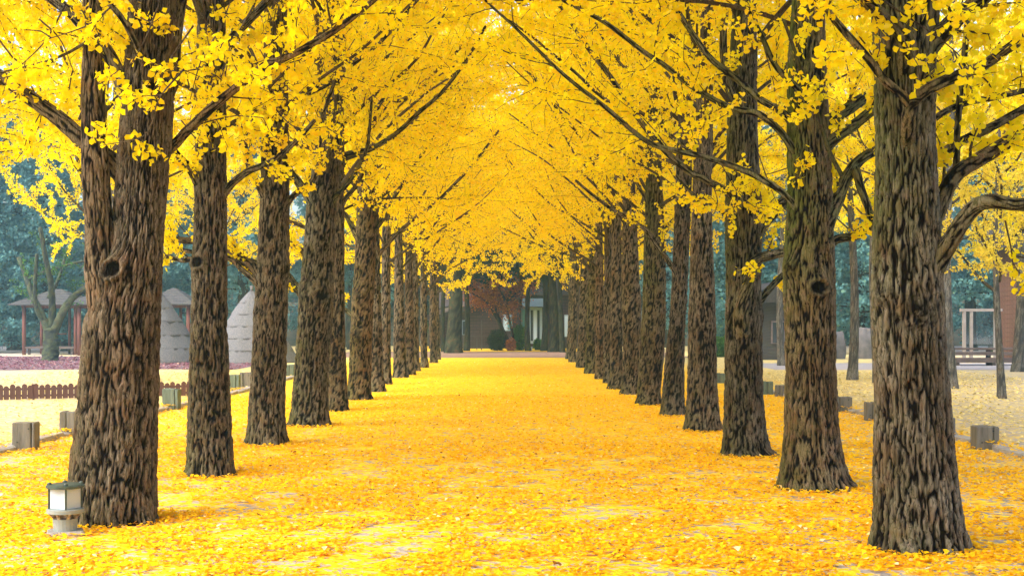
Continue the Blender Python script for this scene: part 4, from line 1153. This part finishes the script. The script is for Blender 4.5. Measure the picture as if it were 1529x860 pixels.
w = link('window', MB().box(hx(690), hx(697), -0.08, -0.004, hz(500), hz(478)).mesh('window', M['blue_paint']), root)
link('pane', MB().box(hx(691), hx(696), -0.10, -0.085, hz(499), hz(480)).mesh('pane', M['pane_dark']), w)
# metal fence in front of the house
Ym = 83.0
root = empty('metal_fence', (PX(690, Ym), Ym, 0), 'thin dark metal fence in front of the brick wall', 'fence')
def mx_(px): return PX(px, Ym)-PX(690, Ym)
for px, top in [(692, 500), (700, 498), (712, 505), (719, 478), (733, 498), (741, 503)]:
    link('fence_post', MB().box(-.03, .03, -.03, .03, 0, PZ(top, Ym)).mesh('fence_post', M['dark_metal']), root, (mx_(px), 0, 0))
for z in (0.25, 0.85):
    link('rail', MB().box(mx_(690), mx_(745), -.02, .02, z-.02, z+.02).mesh('rail', M['dark_metal']), root)
for k in range(22):
    link('bar', MB().box(-.008, .008, -.008, .008, .1, .95).mesh('bar', M['dark_metal']) if k == 0 else bpy.data.meshes['bar'], root, (mx_(692+k*2.4), 0, 0))
# white low bench by the door
Yb = 82.0
root = empty('bench', (PX(787, Yb), Yb, 0), 'low white bench in front of the glass door', 'bench')
link('seat', MB().box(-.35, .35, -.12, .12, .16, .22).mesh('seat', M['white_paint']), root)
for sx in (-.28, .28): link('leg', MB().box(sx-.04, sx+.04, -.1, .1, 0, .16).mesh('leg', M['white_paint']), root)

# bushes
def bush(name, px, base, wpx, hpx, lab, mat, n=5000, size=(0.05, 0.10), Y=None):
    Y = Y or depth_of(base); s = Y/F; R = wpx/2*s; H = hpx*s
    r = np.random.default_rng(int(px))
    root = empty(name, (PX(px, Y), Y, 0), lab, 'bush')
    v = r.normal(size=(n, 3)); v /= np.linalg.norm(v, axis=1)[:, None]
    rad = r.uniform(0.55, 1.0, n)**0.5*(1+0.25*perlin(v[:, 0]*2.2, v[:, 1]*2.2, v[:, 2]*2.2+px))
    P = v*rad[:, None]*(1+0.7*perlin(v[:, 0]*4, v[:, 1]*4, v[:, 2]*4+px))[:, None]*np.array([R, R*0.8, H*0.5]) + np.array([0, 0, H*0.5])
    P[:, 2] = np.clip(P[:, 2], 0.03, None)
    tag(link('foliage', leaf_cloud(P, r, size, M[mat], 'foliage'), root), kind='stuff')
    tb = Tubes()
    for k in range(7):
        a = k*0.9; tb.add(branch_pts((0, 0, 0), (math.cos(a)*0.5, math.sin(a)*0.5, 1), H*0.7, 5, r, 0.1, 0.12), np.linspace(.02, .006, 5), 5)
    link('stems', tb.mesh('stems', M['bark_dark'], 0), root)
bush('round_bush', 742, 523.5, 26, 30, 'rounded dark green bush left of the maple stems', 'shaded_evergreen')
bush('round_bush', 776, 523, 22, 36, 'bright green bush right of the maple stems', 'green_leaf')
bush('round_bush', 763, 524, 14, 18, 'small rusty orange bush under the maple', 'maple_leaf', 3000)
bush('round_bush', 803, 522.5, 12, 16, 'green potted-size bush before the glass door', 'green_leaf', 2500)
bush('hedge', 1074, 533, 34, 28, 'clipped green hedge left of the third right trunk', 'green_leaf', 7000, (.07, .13))
bush('hedge', 1152, 533, 34, 27, 'green hedge in front of the dark wooden house', 'green_leaf', 7000, (.07, .13))
bush('hedge', 1105, 533, 40, 26, 'green hedge behind the third right trunk', 'green_leaf', 7000, (.07, .13))

# small maple
Yp = 81.0
root = empty('maple_tree', (PX(762, Yp), Yp, 0), 'small rust-leaved maple with dark leaning stems before the brick house', 'tree')
x0 = PX(762, Yp); cl = []; rr_ = np.random.default_rng(77)
for pts, w0, w1 in [([(764, 523, 0), (752, 495, 0), (738, 468, -.2), (725, 450, -.4), (700, 436, -.6), (680, 430, -.8)], 5, 1.5), ([(762, 523, 0), (750, 490, .1), (740, 462, .2), (733, 440, .4), (728, 418, .6)], 4.5, 2),
                    ([(766, 523, 0), (765, 500, 0), (760, 475, .2), (757, 450, .3), (770, 425, .4)], 4, 1.5), ([(738, 468, -.2), (730, 452, .4), (712, 440, 1.0), (700, 425, 1.2)], 3, 1.2), ([(757, 452, .3), (745, 430, 0), (742, 410, -.2)], 3, 1.2),
                    ([(757, 450, .2), (775, 435, 0), (792, 425, -.2)], 3, 1.2)]:
    tb = Tubes(); C = px_tube(tb, pts, w0*1.3, w1, Yp, x0, 7)
    foliate(tb, C[::3], 0.02, 2.4, rr_, cl, 0.45, 8, 4, 0.4, dens=0.8)
    link('stem', tb.mesh('stem', M['bark_dark'], 0), root)
tag(link('foliage', leaves_from(cl, 13, rr_, (0.06, 0.13), 0.5, mat=M['maple_leaf']), root), kind='stuff')

# ------------------------------------------------------------------ dark wooden house (right)
M['dark_board'] = simple('dark_board', (0.055, 0.055, 0.06), 0.3, 6, 0.8, (0.2, 1, 1))
M['brown_board'] = simple('brown_board', (0.11, 0.055, 0.035), 0.2, 5, 0.75, (0.2, 1, 1), col2=(0.16, 0.08, 0.055))
M['pale_post'] = simple('pale_post', (0.28, 0.25, 0.23), 0.15, 5, 0.7)
def clapboards(mb, x0, x1, y, z0, z1, step):
    z = z0
    while z < z1-1e-3:
        zt = min(z+step, z1)
        mb.add([(x0, y-.035, z), (x1, y-.035, z), (x1, y, zt), (x0, y, zt), (x0, y+.02, z), (x1, y+.02, z)], [(0,1,2,3), (0,4,5,1)])
        z += step
    return mb
Yd = 60.0
X0, X1 = PX(1128, Yd), PX(1215, Yd)
root = empty('wooden_house', (X0, Yd, 0), 'dark boarded wooden house with a framed window behind the hedge', 'house')
Wd = X1-X0; Hd = PZ(452, Yd)
link('wall', MB().box(0, Wd, 0.03, 5, 0, Hd).mesh('wall', M['dark_board']), root)
for k in range(int(Hd/0.14)):
    link('board', bpy.data.meshes.get('board') or MB().prism([(0, 0), (Wd, 0), (Wd, 0.135), (0, 0.135)], -0.02, 0.02).mesh('board', M['dark_board']), root, (0, 0, 0.03+k*0.14)).rotation_euler = (0.12, 0, 0)
w = link('window', MB().box(PX(1151, Yd)-X0, PX(1172, Yd)-X0, -.10, -.03, PZ(513, Yd), PZ(479, Yd)).mesh('window', M['grey_roof']), root)
link('pane', MB().box(PX(1153, Yd)-X0, PX(1170, Yd)-X0, -.12, -.105, PZ(512, Yd), PZ(481.5, Yd)).mesh('pane', M['pane_dark']), w)
link('roof', MB().prism([(-.5, Hd), (Wd+.5, Hd), (Wd-0.6, Hd+0.9), (0.6, Hd+0.9)], -0.7, 5.5).mesh('roof', M['dark_roof']), root)

# brown board cabin (right edge)
Yc_ = 58.0
X0 = 22.2
root = empty('cabin', (X0, Yc_, 0), 'brown horizontal-board cabin at the right edge', 'cabin')
link('wall', MB().box(0.03, 8, 0.03, 2.5, 0, 4.9).mesh('wall', M['brown_board']), root)
bm_ = MB().prism([(0, 0), (8, 0), (8, 0.19), (0, 0.19)], -0.02, 0.02).mesh('board_long', M['brown_board'])
bs_ = MB().box(-0.02, 0.02, 0.04, 2.5, 0, 0.19).mesh('board_side', M['brown_board'])
for k in range(24):
    link('board', bm_, root, (0, 0, 0.05+k*0.2)).rotation_euler = (0.1, 0, 0)
    link('board', bs_, root, (0, 0, 0.05+k*0.2)).rotation_euler = (0, -0.1, 0)
link('roof', MB().prism([(-.8, 4.9), (8.8, 4.9), (8.2, 6.2), (-.2, 6.2)], -1, 3.5).mesh('roof', M['dark_roof']), root)
# glazed shelter
Yg = 57.0
X0 = PX(1438, Yg); Wg = PX(1496, Yg)-X0
root = empty('shelter', (X0, Yg, 0), 'glazed shelter with pale posts left of the brown cabin', 'shelter')
Hg = PZ(465, Yg)
for x in (0.0, Wg*0.18, Wg*0.80):
    link('post', MB().box(x, x+.13, 0, .13, 0, Hg-.002).mesh('post', M['pale_post']), root)
link('beam', MB().box(-.1, Wg+.02, -.02, .16, Hg, Hg+.12).mesh('beam', M['pale_post']), root)
def clear_glass():
    m, nt, out = new_mat('clear_pane')
    t = N(nt, "ShaderNodeBsdfTransparent"); t.inputs[0].default_value = (0.75, 0.85, 0.88, 1)
    g = N(nt, "ShaderNodeBsdfGlossy"); g.inputs['Roughness'].default_value = 0.05
    b = N(nt, "ShaderNodeMixShader"); b.inputs[0].default_value = 0.12
    nt.links.new(t.outputs[0], b.inputs[1]); nt.links.new(g.outputs[0], b.inputs[2]); nt.links.new(b.outputs[0], out.inputs[0])
    return m
M['clear'] = clear_glass()
for a, b in ((.14, Wg*.18-.005), (Wg*.18+.135, Wg*.80-.005)):
    link('pane', MB().box(a, b, .05, .07, .5, Hg-.01).mesh('pane', M['clear']), root)
# deck with low benches
Yk = depth_of(546)
X0 = PX(1424, Yk)
root = empty('timber_deck', (X0, Yk, 0), 'low dark timber deck with a bench rail in front of the cabin', 'deck')
for z0, z1, y in ((.12, .30, 0), (.40, .52, .25), (.60, .68, .55)):
    link('deck_board', MB().box(0, 9, y, y+.5, z0, z1).mesh('deck_board', M['deck_wood']), root)
for k in range(7):
    link('deck_leg', MB().box(.1+k*1.4, .25+k*1.4, .06, .2, 0, .12-.002).mesh('deck_leg', M['deck_wood']), root)
    link('deck_leg', MB().box(.1+k*1.4, .25+k*1.4, .6, .75, 0, .598).mesh('deck_leg', M['deck_wood']), root)
# boulders
M['rock'] = simple('rock', (0.14, 0.135, 0.14), 0.3, 3, 0.9, bmp=0.8)
def boulder(px, base, wpx, hpx, lab, seed):
    Y = depth_of(base); s = Y/F; R = wpx/2*s; H = hpx*s
    nu, nv = 28, 14; co = []
    for j in range(nv+1):
        ph = j/nv*PI/2
        for k in range(nu):
            th = 2*PI*k/nu
            x, y, z = math.cos(th)*math.cos(ph)**0.8, math.sin(th)*math.cos(ph)**0.8, math.sin(ph)
            co.append((x, y, z))
    co = np.array(co); q = 1+0.35*perlin(co[:, 0]*1.3+seed, co[:, 1]*1.3, co[:, 2]*1.3)+0.12*perlin(co[:, 0]*4+seed, co[:, 1]*4, co[:, 2]*4)
    co = co*q[:, None]*np.array([R, R*0.8, H]); co[:, 2] = np.minimum(co[:, 2], H*(0.86+0.1*perlin(co[:, 0]*2, co[:, 1]*2, seed)))
    i = np.arange(nv)[:, None]*nu; j = np.arange(nu)[None, :]; jn = (j+1) % nu
    f = np.stack([i+j, i+jn, i+nu+jn, i+nu+j], -1).reshape(-1, 4)
    tag(link('boulder', mesh_np('boulder', co, f, 4, M['rock']), None, (PX(px, Y), Y+R, -0.05)), lab, 'boulder')
boulder(1252, 536, 30, 48, 'tall grey boulder between the mossy trunk and the slim grey ginkgo', 1)
boulder(1295, 536, 34, 56, 'large grey boulder left of the nearest right trunk', 2)

# ------------------------------------------------------------------ fallen leaves
def litter():
    r = np.random.default_rng(21)
    P = []
    def zone(y0, y1, n, wf, xmax):
        y = r.uniform(y0, y1, n); x = r.uniform(-1, 1, n)*np.minimum(0.42*y*wf+0.5, xmax)
        P.append(np.stack([x, y], 1))
    zone(7.2, 12, 62000, 1.0, 6.5); zone(12, 18, 56000, 1.0, 6.6); zone(18, 30, 46000, 1, 6.6); zone(30, 58, 22000, 1, 4.5)
    P = np.vstack(P)
    cov = perlin(P[:, 0]*1.5, P[:, 1]*1.5, 0.7) + 0.6*perlin(P[:, 0]*4.5, P[:, 1]*4.5, 4.7)
    keep = cov + r.normal(0, 0.12, len(P)) + np.clip(P[:, 1]-14, 0, 12)*0.02 > -0.12
    P = P[keep]
    # drifts round the trunk feet
    for t in ROW_ROOTS:
        if t.location.y < 24:
            n = 500; a = r.uniform(0, 2*PI, n); rad = 0.30+np.abs(r.normal(0, 0.18, n))
            P = np.vstack([P, np.stack([t.location.x+np.cos(a)*rad, t.location.y+np.sin(a)*rad], 1)])
    n = len(P)
    d = r.normal(size=(n, 3)); d[:, 2] = r.normal(0, 0.20, n)+0.08
    base = np.column_stack([P, r.uniform(0.004, 0.028, n)])
    s = r.uniform(0.028, 0.052, n)
    tint = np.clip(r.normal(0.5, 0.22, n)+0.12*perlin(P[:, 0]*1.1, P[:, 1]*0.8, 2.2), 0, 1)
    me = leaves_mesh('fallen_leaves', base, d, s, M['fallen_leaf'], tint, 3, flat=0.22, npt=4)
    tag(link('fallen_leaves', me), 'yellow ginkgo leaves carpeting the lane between the two rows', 'fallen leaves', None, 'stuff')
    n = 3000
    sx = np.where(r.random(n) < 0.5, -1, 1); y = r.uniform(10, 32, n)
    d = r.normal(size=(n, 3)); d[:, 2] = r.normal(0, 0.1, n)+0.05
    me = leaves_mesh('kerb_leaves', np.column_stack([sx*(6.28+r.normal(0, 0.09, n)), y, np.full(n, 0.094)+r.uniform(0, .015, n)]), d, r.uniform(0.03, 0.06, n), M['fallen_leaf'], np.clip(r.normal(0.5, 0.2, n), 0, 1), 8, flat=0.2)
    tag(link('kerb_leaves', me), 'yellow leaves caught along the stone kerbs', 'fallen leaves', None, 'stuff')
    # paler scattered litter outside the kerbs
    n = 22000
    y = r.uniform(14, 45, n); sx = np.where(r.random(n) < 0.5, -1, 1); x = sx*(6.3 + r.random(n)*9)
    d = r.normal(size=(n, 3)); d[:, 2] = r.normal(0, 0.15, n)+0.05
    me = leaves_mesh('scattered_leaves', np.column_stack([x, y, r.uniform(0.004, 0.02, n)]), d, r.uniform(0.05, 0.085, n), M['straw_leaf'], np.clip(r.normal(0.6, 0.25, n), 0, 1), 4, flat=0.3)
    tag(link('scattered_leaves', me), 'pale dry leaves scattered on the ground outside the kerbs', 'fallen leaves', None, 'stuff')
    n = 14000
    x = r.uniform(-30, -9.6, n); y = r.uniform(47, 65, n)
    d = r.normal(size=(n, 3)); d[:, 2] = r.normal(0, 0.2, n)+0.05
    me = leaves_mesh('red_leaves', np.column_stack([x, y, r.uniform(0.01, 0.03, n)]), d, r.uniform(0.06, 0.13, n), M['red_leaf'], np.clip(r.normal(0.5, 0.25, n), 0, 1), 6, flat=0.3)
    tag(link('red_leaves', me), 'purple red leaf litter in front of the pavilions', 'fallen leaves', None, 'stuff')
litter()

# ------------------------------------------------------------------ haze
def haze():
    m, nt, out = new_mat('haze')
    v = N(nt, "ShaderNodeVolumePrincipled")
    v.inputs['Color'].default_value = (0.42, 0.78, 1.0, 1)
    v.inputs['Density'].default_value = 0.0011
    v.inputs['Anisotropy'].default_value = 0.2
    nt.links.new(v.outputs[0], out.inputs['Volume'])
    tag(link('haze', MB().box(-70, 70, -20, 125, -1, 21).mesh('haze', m)), 'thin pale blue haze in the air', 'haze', None, 'stuff')
haze()
tris = 0; seen = set()
for o in bpy.data.objects:
    if o.type == 'MESH' and o.data.name not in seen:
        seen.add(o.data.name); tris += len(o.data.loops) - 2*len(o.data.polygons)
print('unique triangles', tris, 'objects', len(bpy.data.objects))
